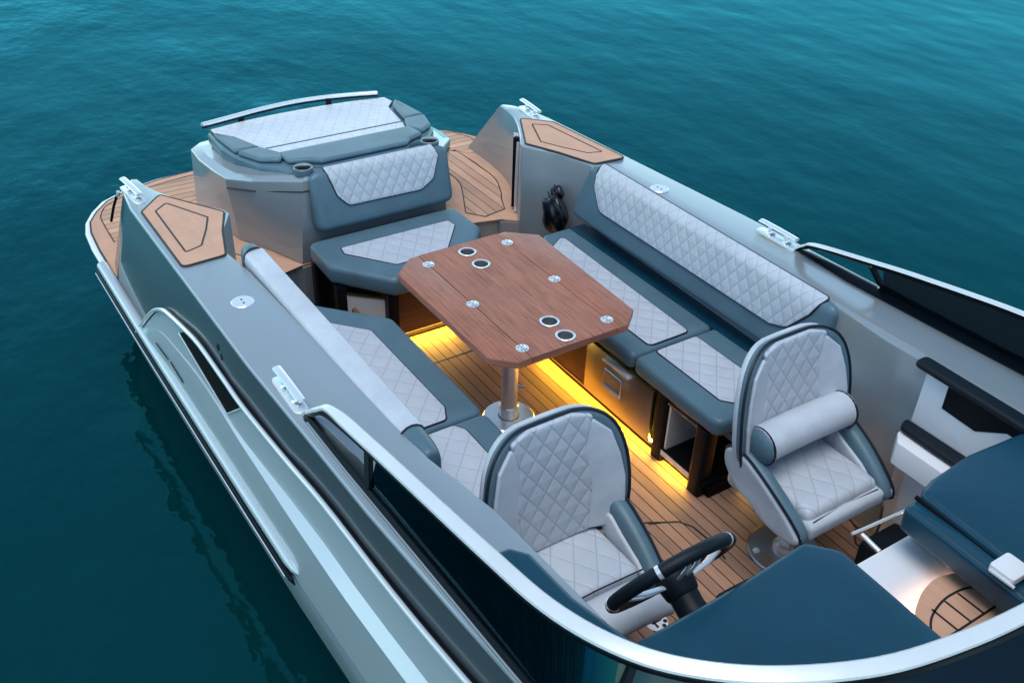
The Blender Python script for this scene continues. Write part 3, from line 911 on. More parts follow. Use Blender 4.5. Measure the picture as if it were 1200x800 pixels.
# companionway: white step, teak tread, grab bar
st = obj('companionway_step', slab([(-1.245, -.30), (-1.245, .366), (-.67, .366), (-.67, -.30)], .0, .65, .006), 'white', boat, smooth=30)
TR = [(-.93, -.05), (-.985, .02), (-1.028, .094), (-1.047, .155), (-1.052, .212), (-1.036, .271), (-1.015, .32), (-.99, .352), (-.68, .352), (-.68, -.10), (-.9, -.10)]
TRs = [(p.x, p.y) for p in smooth_line([(*q, 0) for q in TR[:8]], 4)] + TR[8:]
tread = obj('teak_tread', slab(TRs, .675, .695), 'teak', st, smooth=30)
inn = [(-.91, .0), (-.958, .06), (-.983, .142), (-.985, .211), (-.975, .262), (-.95, .31), (-.885, .322), (-.885, .0)]
obj('inlay_line', ribbons([[(p.x, p.y, .695) for p in smooth_line([(*q, 0) for q in inn[:6]], 4)] + [(-.89, .318, .695)], [(-.888, 0, .695), (-.888, .34, .695)]] + [[(-.98, y, .695), (-.89, y, .695)] for y in (.09, .15, .21, .27)], .007), 'caulk', tread)
obj('step_light', box((-.99, .16, .669), (.02, .28, .006)), 'led_soft', st)
gb = obj('grab_bar', tube([(-1.34, .165, .658), (-1.335, .20, .66), (-1.315, .425, .665)], .006, seg=10), 'chrome', st)
for y in (.19, .40): obj('bar_post', tube([(-1.32, y, .66), (-1.245, y, .648)], .008, seg=10), 'chrome', gb)

bdk = [(-.60, .80), (0, .80), (.9, .62), (1.6, .55), (2.2, .32), (2.7, .05)]
bdk = bdk + mir(bdk[::-1])
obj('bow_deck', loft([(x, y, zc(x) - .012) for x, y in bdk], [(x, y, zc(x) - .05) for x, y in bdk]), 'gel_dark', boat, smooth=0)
bout = [(x, oc(x)) for x in (.9, 1.2, 1.6, 2.0, 2.4, 2.7)]
bou = bout + mir(bout[::-1])
obj('bow_rim', loft([(x, y, zc(x)) for x, y in bou], [(x, y * 1.03, .27) for x, y in bou], bev=.012), 'gel', boat, smooth=30)
# port side console liner (white moulding on the gunwale's inner face)
def yw(z): return .884 + .006 * z
def PY(x, y, Y):
    d = ray(x, y); return CAM + d * ((Y - CAM.y) / d.y)
X0 = -1.672
sc_o = [(X0, .02), (X0 + .012, .868), (-1.60, .862), (-.95, .89), (-.95, .02)]
def wall_slab(pts, y0, y1, bev=0.):
    if area2(pts) < 0: pts = pts[::-1]
    return loft([(p[0], y0, p[1]) for p in pts], [(p[0], y1, p[1]) for p in pts], bev=bev)
liner = obj('side_liner', wall_slab(sc_o, .868, .905, .008), 'white', boat, smooth=30)
rec = [(p.x, p.z) for p in (PY(1115, 443, .866), PY(1103.5, 478, .866), PY(1142, 505, .866), PY(1180, 508, .866), PY(1230, 540, .866))] + [(-.98, .84)]
obj('side_recess', wall_slab(rec, .865, .88), 'black', liner, smooth=0)
obj('top_cap', pad(dens(rnd([(-1.70, .835), (-1.70, .905), (-.95, .895), (-.95, .825)], .025), .05), .866, .895, .012), 'black_soft', liner, smooth=60)
bx = [(-1.66, .80), (-1.62, .745), (-1.2, .745), (-1.2, .87), (-1.66, .87)]
obj('storage_shelf', slab(rnd(bx, .02), .50, .600, .01), 'white', liner, smooth=40)
arm = [(-1.675, .86), (-1.62, .79), (-1.5, .80), (-1.3, .80), (-1.3, .87), (-1.60, .89)]
obj('armrest', pad(dens(rnd([(-1.685, .865), (-1.655, .80), (-1.50, .795), (-1.25, .795), (-1.25, .868)], .03), .05), .602, .632, .014), 'black_soft', liner, smooth=60)
obj('lower_moulding', box((-1.40, .845, .27), (.40, .05, .44), .02), 'white', liner, smooth=40)
obj('speaker_box', box((-1.42, .72, .10), (.30, .22, .20), .02), 'black_soft', liner, smooth=40)

# door latch pole in the port passage wall, and a small warning sticker
v0 = PY(603.5, 150, .93)
pth = []
for a, z in (((603.8, 160), .70), ((605, 200), .5), ((606.2, 245), .33)):
    p = U(*a, z); pth.append(p)
tA, tB = Vector((-4.50, .925, .735)), Vector((-4.47, .90, .30))
ch = obj('gate_channel', box(((tA + tB) / 2), (.07, .024, .44), .004, rot=Matrix.Rotation(.52, 3, 'Z')), 'void', gp)
obj('gate_bar', tube([(-4.465, .893, .72), (-4.465, .889, .48), (-4.46, .886, .29)], .010, seg=10), 'chrome', ch)
obj('gate_bar', tube([(-4.52, .925, .70), (-4.52, .925, .45)], .006, seg=10), 'steel', ch)
stk = obj('warning_sticker', box((-4.567, .952, .69), (.045, .006, .075), rot=Matrix.Rotation(.52, 3, 'Z')), 'label', gp)
obj('sticker_text', box((-4.5655, .9495, .685), (.020, .006, .055), rot=Matrix.Rotation(.52, 3, 'Z')), 'red', stk)

# ================================================================== SUN LOUNGE
sl = thing('sun_lounge', (-5.0, 0, .28), 'raised stern sun lounge with pale quilted pad on a grey moulded base', 'sunbed')
SH = [(-4.50, .405, .757), (-4.73, .598, .71), (-4.95, .672, .655), (-5.12, .682, .632), (-5.35, .69, .612), (-5.545, .675, .60), (-5.625, .60, .595), (-5.68, .3, .595)]
BO = [(-4.50, .448, .284), (-4.74, .545, .284), (-4.93, .64, .284), (-5.08, .665, .284), (-5.31, .69, .284), (-5.50, .70, .284), (-5.55, .60, .284), (-5.57, .3, .284)]
def full_ring(L): return L + [(p[0], -p[1], p[2]) for p in L[::-1]]
IR = [(-4.52, .375, .772), (-4.70, .53, .735), (-4.93, .612, .675), (-5.11, .63, .652), (-5.33, .64, .632), (-5.49, .63, .62), (-5.56, .56, .615), (-5.61, .3, .615)]
bm = loft(full_ring(IR), full_ring(SH), capB=False); merge(bm, loft(full_ring(SH), full_ring(BO), capA=False))
bmesh.ops.remove_doubles(bm, verts=bm.verts, dist=.0005)
fixn(bm)
es = [e for e in bm.edges if all(any(abs(v.co.x - q[0]) < .001 and abs(abs(v.co.y) - q[1]) < .001 and abs(v.co.z - q[2]) < .001 for q in SH) for v in e.verts)]
bmesh.ops.bevel(bm, geom=es, offset=.012, segments=3, affect='EDGES', profile=.5)
lb = obj('base', bm, 'gel', sl, smooth=14)
gr = [(a[0], a[1] + (b[1] - a[1]) * .12, a[2] - .06) for a, b in zip(SH, BO)]
obj('hatch_seam', tube([(p[0] + .001, -p[1] - .001, p[2]) for p in gr[:3]][::-1] + [(-4.499, -.30, .695)], .004, seg=6), 'caulk', lb)
obj('hatch_seam', tube([(p[0] + .001, p[1] + .001, p[2]) for p in gr[:3]][::-1] + [(-4.499, .30, .695)], .004, seg=6), 'caulk', lb)
def zp(x): return .70 + .07 * (x + 5.5) / .85
def fsl(a, b, h): return (a, b, zp(a) + h)
def UP(px, dz=0.):
    z = .72
    for _ in range(30):
        p = U(px[0], px[1], z + dz); z = zp(p.x)
    return (p.x, p.y)
cush = [(-5.50, .60), (-5.0, .585), (-4.80, .515), (-4.66, .42), (-4.62, .28), (-4.60, -.28), (-4.62, -.28)]
CU = [(-5.565, .12), (-5.548, .35), (-5.50, .58), (-5.2, .60), (-5.02, .585), (-4.80, .525), (-4.70, .45), (-4.615, .43), (-4.61, .40), (-4.66, .37), (-4.655, .30), (-4.575, .24)]
CU = CU + [(x, -y) for x, y in CU[::-1]]
pc = obj('cushion', pad(dens(rnd(CU, .03), .08), -.075, .0, .022, fsl, ring=8), 'blue', sl, keepuv=True, smooth=60)
aftp = [(-5.568, .12), (-5.55, .35), (-5.505, .56), (-5.40, .565), (-5.30, .49), (-5.0, .425), (-5.0, -.425), (-5.30, -.49), (-5.40, -.565), (-5.505, -.56), (-5.55, -.35), (-5.568, -.12)]
fwdp = [(-4.99, .425), (-4.87, .385), (-4.87, -.385), (-4.99, -.425)]
panel('quilted_panel', aftp, .004, 'q_pad', pc, fsl, rc=.015, ring=10, pr=.0065)
panel('quilted_panel', fwdp, .004, 'q_pad', pc, fsl, rc=.01, pr=.0055)
for s in (-1, 1):
    obj('bolster', pad(dens(rnd([(-5.41, s * .582), (-5.02, s * .578), (-5.01, s * .445), (-5.28, s * .505)], .02), .05), .0, .028, .018, fsl), 'blue', pc, keepuv=True, smooth=60)
    obj('bolster', pad(dens(rnd([(-5.0, s * .575), (-4.81, s * .515), (-4.74, s * .42), (-4.84, s * .375), (-5.0, s * .44)], .02), .05), .0, .030, .018, fsl), 'blue', pc, keepuv=True, smooth=60)
obj('bolster', pad(dens(rnd([(-4.855, .40), (-4.70, .40), (-4.655, .30), (-4.60, .25), (-4.60, -.25), (-4.655, -.30), (-4.70, -.40), (-4.855, -.40)], .03), .06), .0, .030, .02, fsl), 'blue', pc, keepuv=True, smooth=60)
def cup(x, y, z, parent, r=.045, depth=.05):
    return obj('cup_holder', lathe([(r * .80, -.001), (r * .99, 0), (r, .0025), (r * .97, .0045), (r * .84, .0045), (r * .80, .001), (r * .78, -depth * .9), (r * .70, -depth), (0, -depth)], (x, y, z), 36), 'steel', parent)
for s in (-1, 1):
    c0 = cup(-4.565, s * .372, .800, sl, .050, .022)
    obj('cup_boss', lathe([(.050, -.03), (.052, -.002), (.048, .0)], (-4.565, s * .372, .800), 32), 'blue', c0)
    obj('cup_bottom', lathe([(.039, -.0185), (0, -.0185)], (-4.565, s * .372, .800), 28), 'void', c0)
rr = smooth_line([(-5.50, -.60, .748), (-5.535, -.45, .746), (-5.575, -.22, .748), (-5.59, 0, .75), (-5.575, .20, .75), (-5.54, .38, .748), (-5.50, .51, .748)], 6)
rl = obj('stern_rail', tube(rr, .014, seg=12, flat=(.016, .012)), 'chrome', sl)
obj('rail_underside', tube([p - Vector((-.004, 0, .014)) for p in rr], .009, seg=8), 'black', rl)
for y in (-.35, .21): obj('rail_post', box((-5.565, y, .69), (.02, .035, .10), .004), 'black', rl)

# ================================================================== AFT BENCH
ab = thing('aft_bench', (-4.2, 0, 0), 'forward facing aft bench with blue grey backrest and pale quilted trapezoid seat', 'bench seat')
def fback(a, b, h):   # a = y across, b = height along the back, h = out of the face
    th = math.radians(17)
    return (-4.445 - b * math.sin(th) * 1.0 + h * math.cos(th), a, .51 + b * math.cos(th) + h * math.sin(th))
BK = [(-.375, -.03), (.435, -.03), (.44, .265), (.40, .283), (-.33, .283), (-.375, .262)]
bk = obj('backrest', pad(dens(rnd(BK, [.05, .05, .03, .03, .03, .03]), .05), -.06, .045, .03, fback, ring=7), 'blue', ab, keepuv=True, smooth=60)
PB = []
for px in ((380.6, 203.8), (395.5, 230), (409.5, 240.5), (493.5, 222), (507.5, 209), (512.8, 182.8), (507.5, 174.9)):
    # intersect view ray with the face plane
    th = math.radians(17); nrm = Vector((math.cos(th), 0, math.sin(th))); p0 = Vector(fback(0, 0, .045)); d = ray(*px)
    P = CAM + d * ((p0 - CAM).dot(nrm) / d.dot(nrm))
    PB.append((P.y, (P.z - p0.z) / math.cos(th)))
PB = [(a, .305 if i in (0, 6) else b) for i, (a, b) in enumerate(PB)]
PB[5] = (PB[5][0], .235)
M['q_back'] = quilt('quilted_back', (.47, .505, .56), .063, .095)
def fbw(a, b, h):
    if b <= .255: return fback(a, b, h)
    r = .04; ang = min((b - .255) / r, 1.25); th = math.radians(17)
    c = Vector(fback(a, .255, .045 - r)); out = Vector((math.cos(th), 0, math.sin(th))); up = Vector((-math.sin(th), 0, math.cos(th)))
    return tuple(c + (out * math.cos(ang) + up * math.sin(ang)) * (r + h - .045))
pn = obj('quilted_panel', pad(dens(rnd(PB, [.01, .03, .03, .05, .04, .01, .01]), .03), .043, .054, .008, fbw, ring=10), 'q_back', bk, keepuv=True, smooth=60)
PBo = dens(rnd(PB, [.01, .03, .03, .05, .04, .01, .01]), .03)
obj('piping', tube([fbw(p[0], p[1], .047) for p in PBo], .0045, True, 6), 'pipe', pn)
SE = [(-4.42, .44), (-4.13, .445), (-3.85, .225), (-3.85, -.225), (-4.13, -.445), (-4.42, -.44)]
seat = obj('seat_cushion', pad(dens(rnd(SE, .045), .06), .345, .45, .028, crown=.004), 'blue', ab, smooth=60)
SP = XY([(399, 290.4), (404, 297), (465, 309.5)], .455)
sp_ = [(-4.335, .235), (-4.335, -.235)]
SPn = [SP[0], SP[1], (SP[2][0], SP[2][1]), (SP[2][0], -SP[2][1]), (SP[1][0], -SP[1][1]), (SP[0][0], -SP[0][1])]
panel('quilted_panel', SPn, .449, 'q_seat', seat, rc=.02)
for (x, y) in ((-4.40, -.40), (-4.40, .40), (-4.10, -.405), (-4.10, .405), (-3.905, -.215), (-3.905, .215)):
    obj('leg', slab(rnd([(x - .03, y - .03), (x + .03, y - .03), (x + .03, y + .03), (x - .03, y + .03)], .012), 0.002, .345), 'black', ab, smooth=40)
obj('locker_light_block', slab([(-3.96, .19), (-4.12, .36), (-4.40, .38), (-4.40, -.38), (-4.12, -.36), (-3.96, -.19)], .002, .343), 'void', ab, smooth=0)  # black box added under the seat to stop LED light leaking up behind
obj('fascia', box((-3.925, 0, .195), (.02, .36, .25)), 'veneer', ab, smooth=0)
obj('fascia_trim', box((-3.912, 0, .062), (.012, .37, .012)), 'steel', ab, smooth=0)
for s in (-1, 1):
    a = Vector((-4.07, s * .385, 0)); b = Vector((-3.935, s * .24, 0)); c_ = (a + b) / 2; L = (b - a).length
    ang = math.atan2(b.y - a.y, b.x - a.x)
    lk = obj('locker_door', box((c_.x, c_.y, .18), (L, .012, .24), rot=Matrix.Rotation(ang, 3, 'Z')), 'alu', ab, smooth=0)
    obj('locker_trim', box((c_.x, c_.y, .304), (L, .02, .008), rot=Matrix.Rotation(ang, 3, 'Z')), 'steel', lk, smooth=0)
obj('led_strip', box((-3.945, 0, .045), (.012, .40, .008)), 'led', ab, smooth=0)

# ================================================================== SIDE BENCHES
def bench(s, name, label, frontX):
    b = thing(name, (-3.1, s * .62, 0), label, 'bench seat')
    A = [(-3.885, .69), (-3.55, .385), (-2.735, .385), (-2.735, .868), (-3.89, .868)]
    A2 = [(-2.725, .385), (-2.165, .385), (-2.165, .868), (-2.725, .868)]
    if s > 0: A[0] = (-3.885, .69)
    c1 = obj('seat_cushion', pad(dens(rnd([(x, s * y) for x, y in A], [.03, .06, .04, .03, .03]), .06), .365, .45, .026, crown=.003), 'blue', b, smooth=60)
    c2 = obj('seat_cushion', pad(dens(rnd([(x, s * y) for x, y in A2], [.04, .06, .05, .03]), .06), .365, .452, .026, crown=.003), 'blue', b, smooth=60)
    return b, c1, c2
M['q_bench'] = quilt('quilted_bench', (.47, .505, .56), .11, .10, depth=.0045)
pb, c1, c2 = bench(1, 'port_bench', 'long port side bench with tall quilted backrest and steel fridge drawer below', -2.15)
pb.name = 'lounge_bench'
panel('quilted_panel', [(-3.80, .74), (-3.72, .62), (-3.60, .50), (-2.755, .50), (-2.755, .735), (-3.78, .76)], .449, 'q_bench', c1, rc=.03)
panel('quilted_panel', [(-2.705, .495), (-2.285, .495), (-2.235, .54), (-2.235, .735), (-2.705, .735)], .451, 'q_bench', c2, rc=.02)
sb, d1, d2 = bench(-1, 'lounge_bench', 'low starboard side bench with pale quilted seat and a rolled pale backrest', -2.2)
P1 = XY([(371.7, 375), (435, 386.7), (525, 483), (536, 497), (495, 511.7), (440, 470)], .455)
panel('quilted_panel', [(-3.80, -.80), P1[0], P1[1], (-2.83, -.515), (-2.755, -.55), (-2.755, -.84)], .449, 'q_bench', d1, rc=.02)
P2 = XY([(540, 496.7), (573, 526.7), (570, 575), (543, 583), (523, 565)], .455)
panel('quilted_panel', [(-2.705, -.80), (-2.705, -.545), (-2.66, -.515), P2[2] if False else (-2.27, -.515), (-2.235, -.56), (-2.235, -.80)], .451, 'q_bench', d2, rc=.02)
# port backrest: padded wedge, long
def fpb(a, b, h):   # a = x, b = up the face, h out of the face (towards -y)
    th = math.radians(9)
    return (a, .885 + b * math.sin(th) - h * math.cos(th), .525 + b * math.cos(th) + h * math.sin(th))
def on_pb(px, hh=.03):
    th = math.radians(9); nrm = Vector((0, -math.cos(th), math.sin(th))); p0 = Vector(fpb(0, 0, hh)); d = ray(*px)
    P = CAM + d * ((p0 - CAM).dot(nrm) / d.dot(nrm)); return (P.x, (P.z - p0.z) / math.cos(th))
PBK = [on_pb(p) for p in ((673, 246.7), (800, 343), (870, 400), (968, 402), (978, 357), (690, 192))]
print('PBK', [tuple(round(k, 3) for k in p) for p in PBK])
x0, x1 = -3.90, -2.13
PBKo = [(x0, 0), (x1 - .01, 0), (x1, .33), (-3.80, .315)]
bk = obj('backrest', pad(dens(rnd(PBKo, [.05, .04, .05, .05]), .06), -.055, .03, .028, fpb, ring=7), 'blue', pb, keepuv=True, smooth=60)
PP = [on_pb(p, .034) for p in ((696, 206), (695, 217), (703, 246.7), (800, 311.7), (885, 366), (910, 381.7), (928, 380), (960, 347))]
print('PP', [tuple(round(k, 3) for k in p) for p in PP])
TOPB = .352
PPo = [(-3.735, TOPB), (-3.725, .22), (-3.64, .112), (-2.42, .118), (-2.33, .15), (-2.20, TOPB)]
# quilt wraps over the top edge on to the deck
def fpw(a, b, h):
    lim = .285
    if b <= lim: return fpb(a, b, h)
    th = math.radians(9); r = .055; s_ = (b - lim)
    ang = min(s_ / r, PI / 2 - th * .2)
    P = Vector(fpb(a, lim, 0)); up = Vector((0, math.sin(th), math.cos(th))); out = Vector((0, -math.cos(th), math.sin(th)))
    c = P + out * (.03 - r)
    q = c + out * math.cos(ang) * (r + h - .03) + up * math.sin(ang) * (r + h - .03)
    ex = s_ - ang * r
    if ex > 0: q += -out * ex
    return tuple(q)
PPo = [(-3.735, .355), (-3.728, .22), (-3.65, .112), (-2.42, .112), (-2.33, .14), (-2.24, .25), (-2.19, .355)]
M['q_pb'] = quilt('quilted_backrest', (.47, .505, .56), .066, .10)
pq = obj('quilted_panel', pad(dens(rnd(PPo, [.02, .06, .06, .08, .06, .05, .02]), .035), .026, .0395, .007, fpw, ring=16), 'q_pb', bk, keepuv=True, smooth=60)
obj('piping', tube([fpw(p[0], p[1], .034) for p in dens(rnd(PPo, [.02, .06, .06, .08, .06, .05, .02]), .025)], .0048, True, 6), 'pipe', pq)
# starboard rolled backrest
ybk = -.935
rp_ = [(-3.83, -.925, .79), (-3.7, -.925, .815), (-3.2, -.925, .828), (-2.7, -.925, .838), (-2.33, -.925, .845)]
def rollpad():
    bm = bmesh.new(); rows = []
    X = [-3.80 + k * .049 for k in range(31)]
    for x in X:
        zt = .825 + (x + 3.8) * .018
        row = []
        for k in range(9):
            a = PI * k / 8
            row.append((x, -.915 - math.cos(a) * -.043, zt - .04 + math.sin(a) * .045))
        sp_c = [(math.copysign(abs(math.cos(PI * k / 12)) ** .55, math.cos(PI * k / 12)), abs(math.sin(PI * k / 12)) ** .55) for k in range(13)]
        row = [(x, -.962, .55)] + [(x, -.918 - .046 * c_, zt - .032 + .036 * s_ - .006 * c_) for c_, s_ in sp_c] + [(x, -.862, .52)]
        rows.append([bm.verts.new(p) for p in row])
    for A, B in zip(rows, rows[1:]):
        for k in range(len(A) - 1): bm.faces.new((A[k], A[k + 1], B[k + 1], B[k]))
    bm.faces.new(rows[0]); bm.faces.new(rows[-1][::-1]); fixn(bm); return bm
rb_ = obj('backrest', rollpad(), 'light', sb, smooth=60)
def endcap(x0, x1, r):
    bm = bmesh.new(); rows = []
    for i in range(7):
        t = i / 6; x = x0 + (x1 - x0) * math.sin(t * PI / 2); k = math.cos(t * PI / 2 * .96) * .35 + .65 if i < 6 else .55
        zt = .825 + (x0 + 3.8) * .018
        row = [(x, -.918 - .05 * k, .52)] + [(x, -.918 - .046 * k * math.cos(PI * j / 8), zt - .03 - (1 - k) * .05 + math.sin(PI * j / 8) * .042) for j in range(9)] + [(x, -.918 + .062 * k, .50)]
        rows.append([bm.verts.new(p) for p in row])
    for A, B in zip(rows, rows[1:]):
        for k in range(len(A) - 1): bm.faces.new((A[k], A[k + 1], B[k + 1], B[k]))
    bm.faces.new(rows[0]); bm.faces.new(rows[-1][::-1]); fixn(bm); return bm
obj('end_cap', endcap(-2.33, -2.19, 0), 'blue', rb_, smooth=60)
obj('end_cap', endcap(-3.80, -3.88, 0), 'blue', rb_, smooth=60)
for xx in (-2.33, -3.80):
    zt = .825 + (xx + 3.8) * .018
    obj('piping', tube([(xx, -.918 - .047 * math.cos(PI * k / 8), zt - .03 + math.sin(PI * k / 8) * .043) for k in range(9)], .0045, seg=6), 'pipe', rb_)
# port bench base
YF = .415
obj('base_panel', box((-3.33, YF + .01, .20), (.50, .02, .29)), 'veneer', pb, smooth=0)
obj('base_panel', box((-3.72, YF + .10, .20), (.36, .02, .29), rot=Matrix.Rotation(-.70, 3, 'Z')), 'veneer', pb, smooth=0)
obj('plinth', box((-3.0, YF + .12, .03), (1.60, .20, .055)), 'void', pb, smooth=0)
obj('carcass_light_block', box((-3.09, YF + .24, .212), (1.02, .42, .298)), 'void', pb, smooth=0)  # unseen black filler added to block LED light leaking round the drawer
obj('base_trim', box((-3.17, YF - .001, .052), (1.2, .010, .010)), 'steel', pb, smooth=0)
fd = obj('fridge_drawer', box((-2.83, YF - .004, .20), (.49, .024, .28), .003), 'steel', pb, smooth=30)
obj('drawer_gasket', box((-3.082, YF + .004, .20), (.008, .02, .29)), 'black', fd)
obj('drawer_handle', box((-2.83, YF - .026, .322), (.19, .026, .016), .004), 'chrome', fd)
hl = obj('recess_pull', box((-2.86, YF - .017, .215), (.125, .004, .105), .001), 'steel', fd)
obj('recess_frame', tube([(-2.922, YF - .02, .165), (-2.798, YF - .02, .165), (-2.798, YF - .02, .265), (-2.922, YF - .02, .265)], .0035, True, 6), 'chrome', hl)
obj('recess_lip', box((-2.86, YF - .024, .172), (.115, .012, .012)), 'chrome', hl)
for (xa, xb, y0, nm) in ((-2.565, -2.495, YF, 'leg'), (-2.30, -2.225, YF - .012, 'leg')):
    obj(nm, slab(rnd([(xa, y0 - .012), (xb, y0 - .012), (xb, y0 + .06), (xa, y0 + .06)], .018), .004, .36), 'black', pb, smooth=40)
obj('leg', slab(rnd([(-2.29, .80), (-2.225, .80), (-2.225, .86), (-2.29, .86)], .018), .004, .36), 'black', pb, smooth=40)
obj('shelf_floor', box((-2.37, YF + .18, .075), (.32, .38, .02)), 'void', pb, smooth=0)
obj('shelf_back', box((-2.38, YF + .30, .2), (.30, .012, .26)), 'alu', pb, smooth=0)
obj('shelf_side', box((-2.482, YF + .15, .2), (.012, .3, .26)), 'alu', pb, smooth=0)
obj('shelf_item', box((-2.36, YF + .24, .22), (.12, .05, .05), .01), 'black', pb)
obj('shelf_bar', tube([(-2.49, YF - .005, .338), (-2.30, YF - .005, .338)], .007, seg=8), 'steel', pb)
obj('sill', box((-2.40, YF - .002, .062), (.19, .02, .030), .003), 'alu', pb, smooth=0)
obj('sill', box((-2.232, YF + .23, .062), (.02, .36, .030), .003), 'alu', pb, smooth=0)
obj('led_strip', box((-2.90, YF + .022, .046), (1.18, .010, .008)), 'led', pb, smooth=0)
obj('led_strip', box((-2.252, YF + .20, .044), (.016, .42, .008)), 'led', pb, smooth=0)
obj('wall_trough', box((-3.0, .905, .40), (1.75, .10, .10)), 'dash', pb, smooth=0)
# starboard bench base
obj('base_panel', box((-3.05, -YF - .03, .18), (1.62, .02, .34)), 'veneer', sb, smooth=0)
obj('base_panel', box((-2.24, -.64, .17), (.02, .42, .33)), 'black', sb, smooth=0)
obj('base_panel', box((-3.80, -.60, .18), (.02, .40, .33), rot=Matrix.Rotation(-.5, 3, 'Z')), 'veneer', sb, smooth=0)

# ================================================================== TABLE
tb = thing('cockpit_table', (-3.117, 0, 0), 'wooden cockpit table with clipped corners, steel hinges and cup holders on a chrome column', 'table')
TO = [(-3.605, -.262), (-3.50, -.375), (-2.738, -.368), (-2.652, -.278), (-2.652, .268), (-2.735, .362), (-3.505, .39), (-3.612, .262)]
SY = .213
def tpart(pts, name='table_leaf'):
    return obj(name, slab(pts, .668, .70, .004), 'table', tb, smooth=30)
g_ = .0012
CUPS = ((-3.523, 0), (-3.394, -.003), (-2.835, -.006), (-2.714, -.010))
mid_ = obj('tabletop', slab_holes([(-3.607, -SY + g_), (-2.652, -SY + g_), (-2.652, SY - g_), (-3.612, SY - g_)],
    [[(x + .038 * math.cos(k * PI / 16), y + .038 * math.sin(k * PI / 16)) for k in range(32)] for x, y in CUPS], .668, .70), 'table', tb, smooth=30)
tpart([(-3.605, -.262), (-3.50, -.375), (-2.738, -.368), (-2.652, -.278), (-2.652, -SY - g_), (-3.606, -SY - g_)])
tpart([(-3.611, SY + g_), (-2.652, SY + g_), (-2.652, .268), (-2.735, .362), (-3.505, .39), (-3.612, .262)])
for y in (-.19, .19): obj('under_rail', slab([(-3.45, y - .02), (-2.8, y - .02), (-2.8, y + .02), (-3.45, y + .02)], .646, .6675), 'black', tb, smooth=0)
for s in (-1, 1):
    for x in (-3.51, -3.115, -2.727):
        h = obj('hinge', lathe([(.027, -.001), (.027, .0012), (.025, .002), (0, .002)], (x, s * SY + s * 0, .70), 28), 'chrome', tb)
        bm = box((x, s * SY, .7025), (.054, .0022, .0006)); 
        for a in range(4):
            merge(bm, cyl((x + .014 * (1 if a % 2 else -1), s * SY + .011 * (1 if a > 1 else -1), .7018), (x + .014 * (1 if a % 2 else -1), s * SY + .011 * (1 if a > 1 else -1), .7026), .0035, seg=8))
        obj('hinge_screws', bm, 'black', h, smooth=0)
def tcup(x, y):
    c = obj('cup_holder', lathe([(.033, .0005), (.042, .0012), (.0425, .0035), (.040, .0048), (.0345, .004), (.0335, .0035), (.0335, .0006)], (x, y, .70), 36), 'chrome', tb)
    return c
for x, y in CUPS:
    c = tcup(x, y)
    obj('cup_well', lathe([(.0337, .0035), (.0335, -.052), (.030, -.056), (0, -.056)], (x, y, .70), 30), 'well', c)
obj('column', lathe([(.04, .02), (.04, .62)], (-3.117, -.008, 0), 40), 'chrome', tb)
obj('column_collar', lathe([(.046, .0), (.046, .06), (.041, .066), (.040, .066)], (-3.117, -.008, .014), 40), 'chrome', tb)
obj('column_foot', lathe([(.125, .001), (.125, .008), (.118, .014), (.05, .016)], (-3.117, -.008, 0), 48), 'chrome', tb)
obj('column_head', lathe([(.10, .646), (.10, .636), (.04, .60)], (-3.117, -.008, 0), 32), 'chrome', tb)
obj('lock_knob', tube([(-3.10, .03, .18), (-3.08, .05, .18)], .009, seg=10), 'chrome', tb)

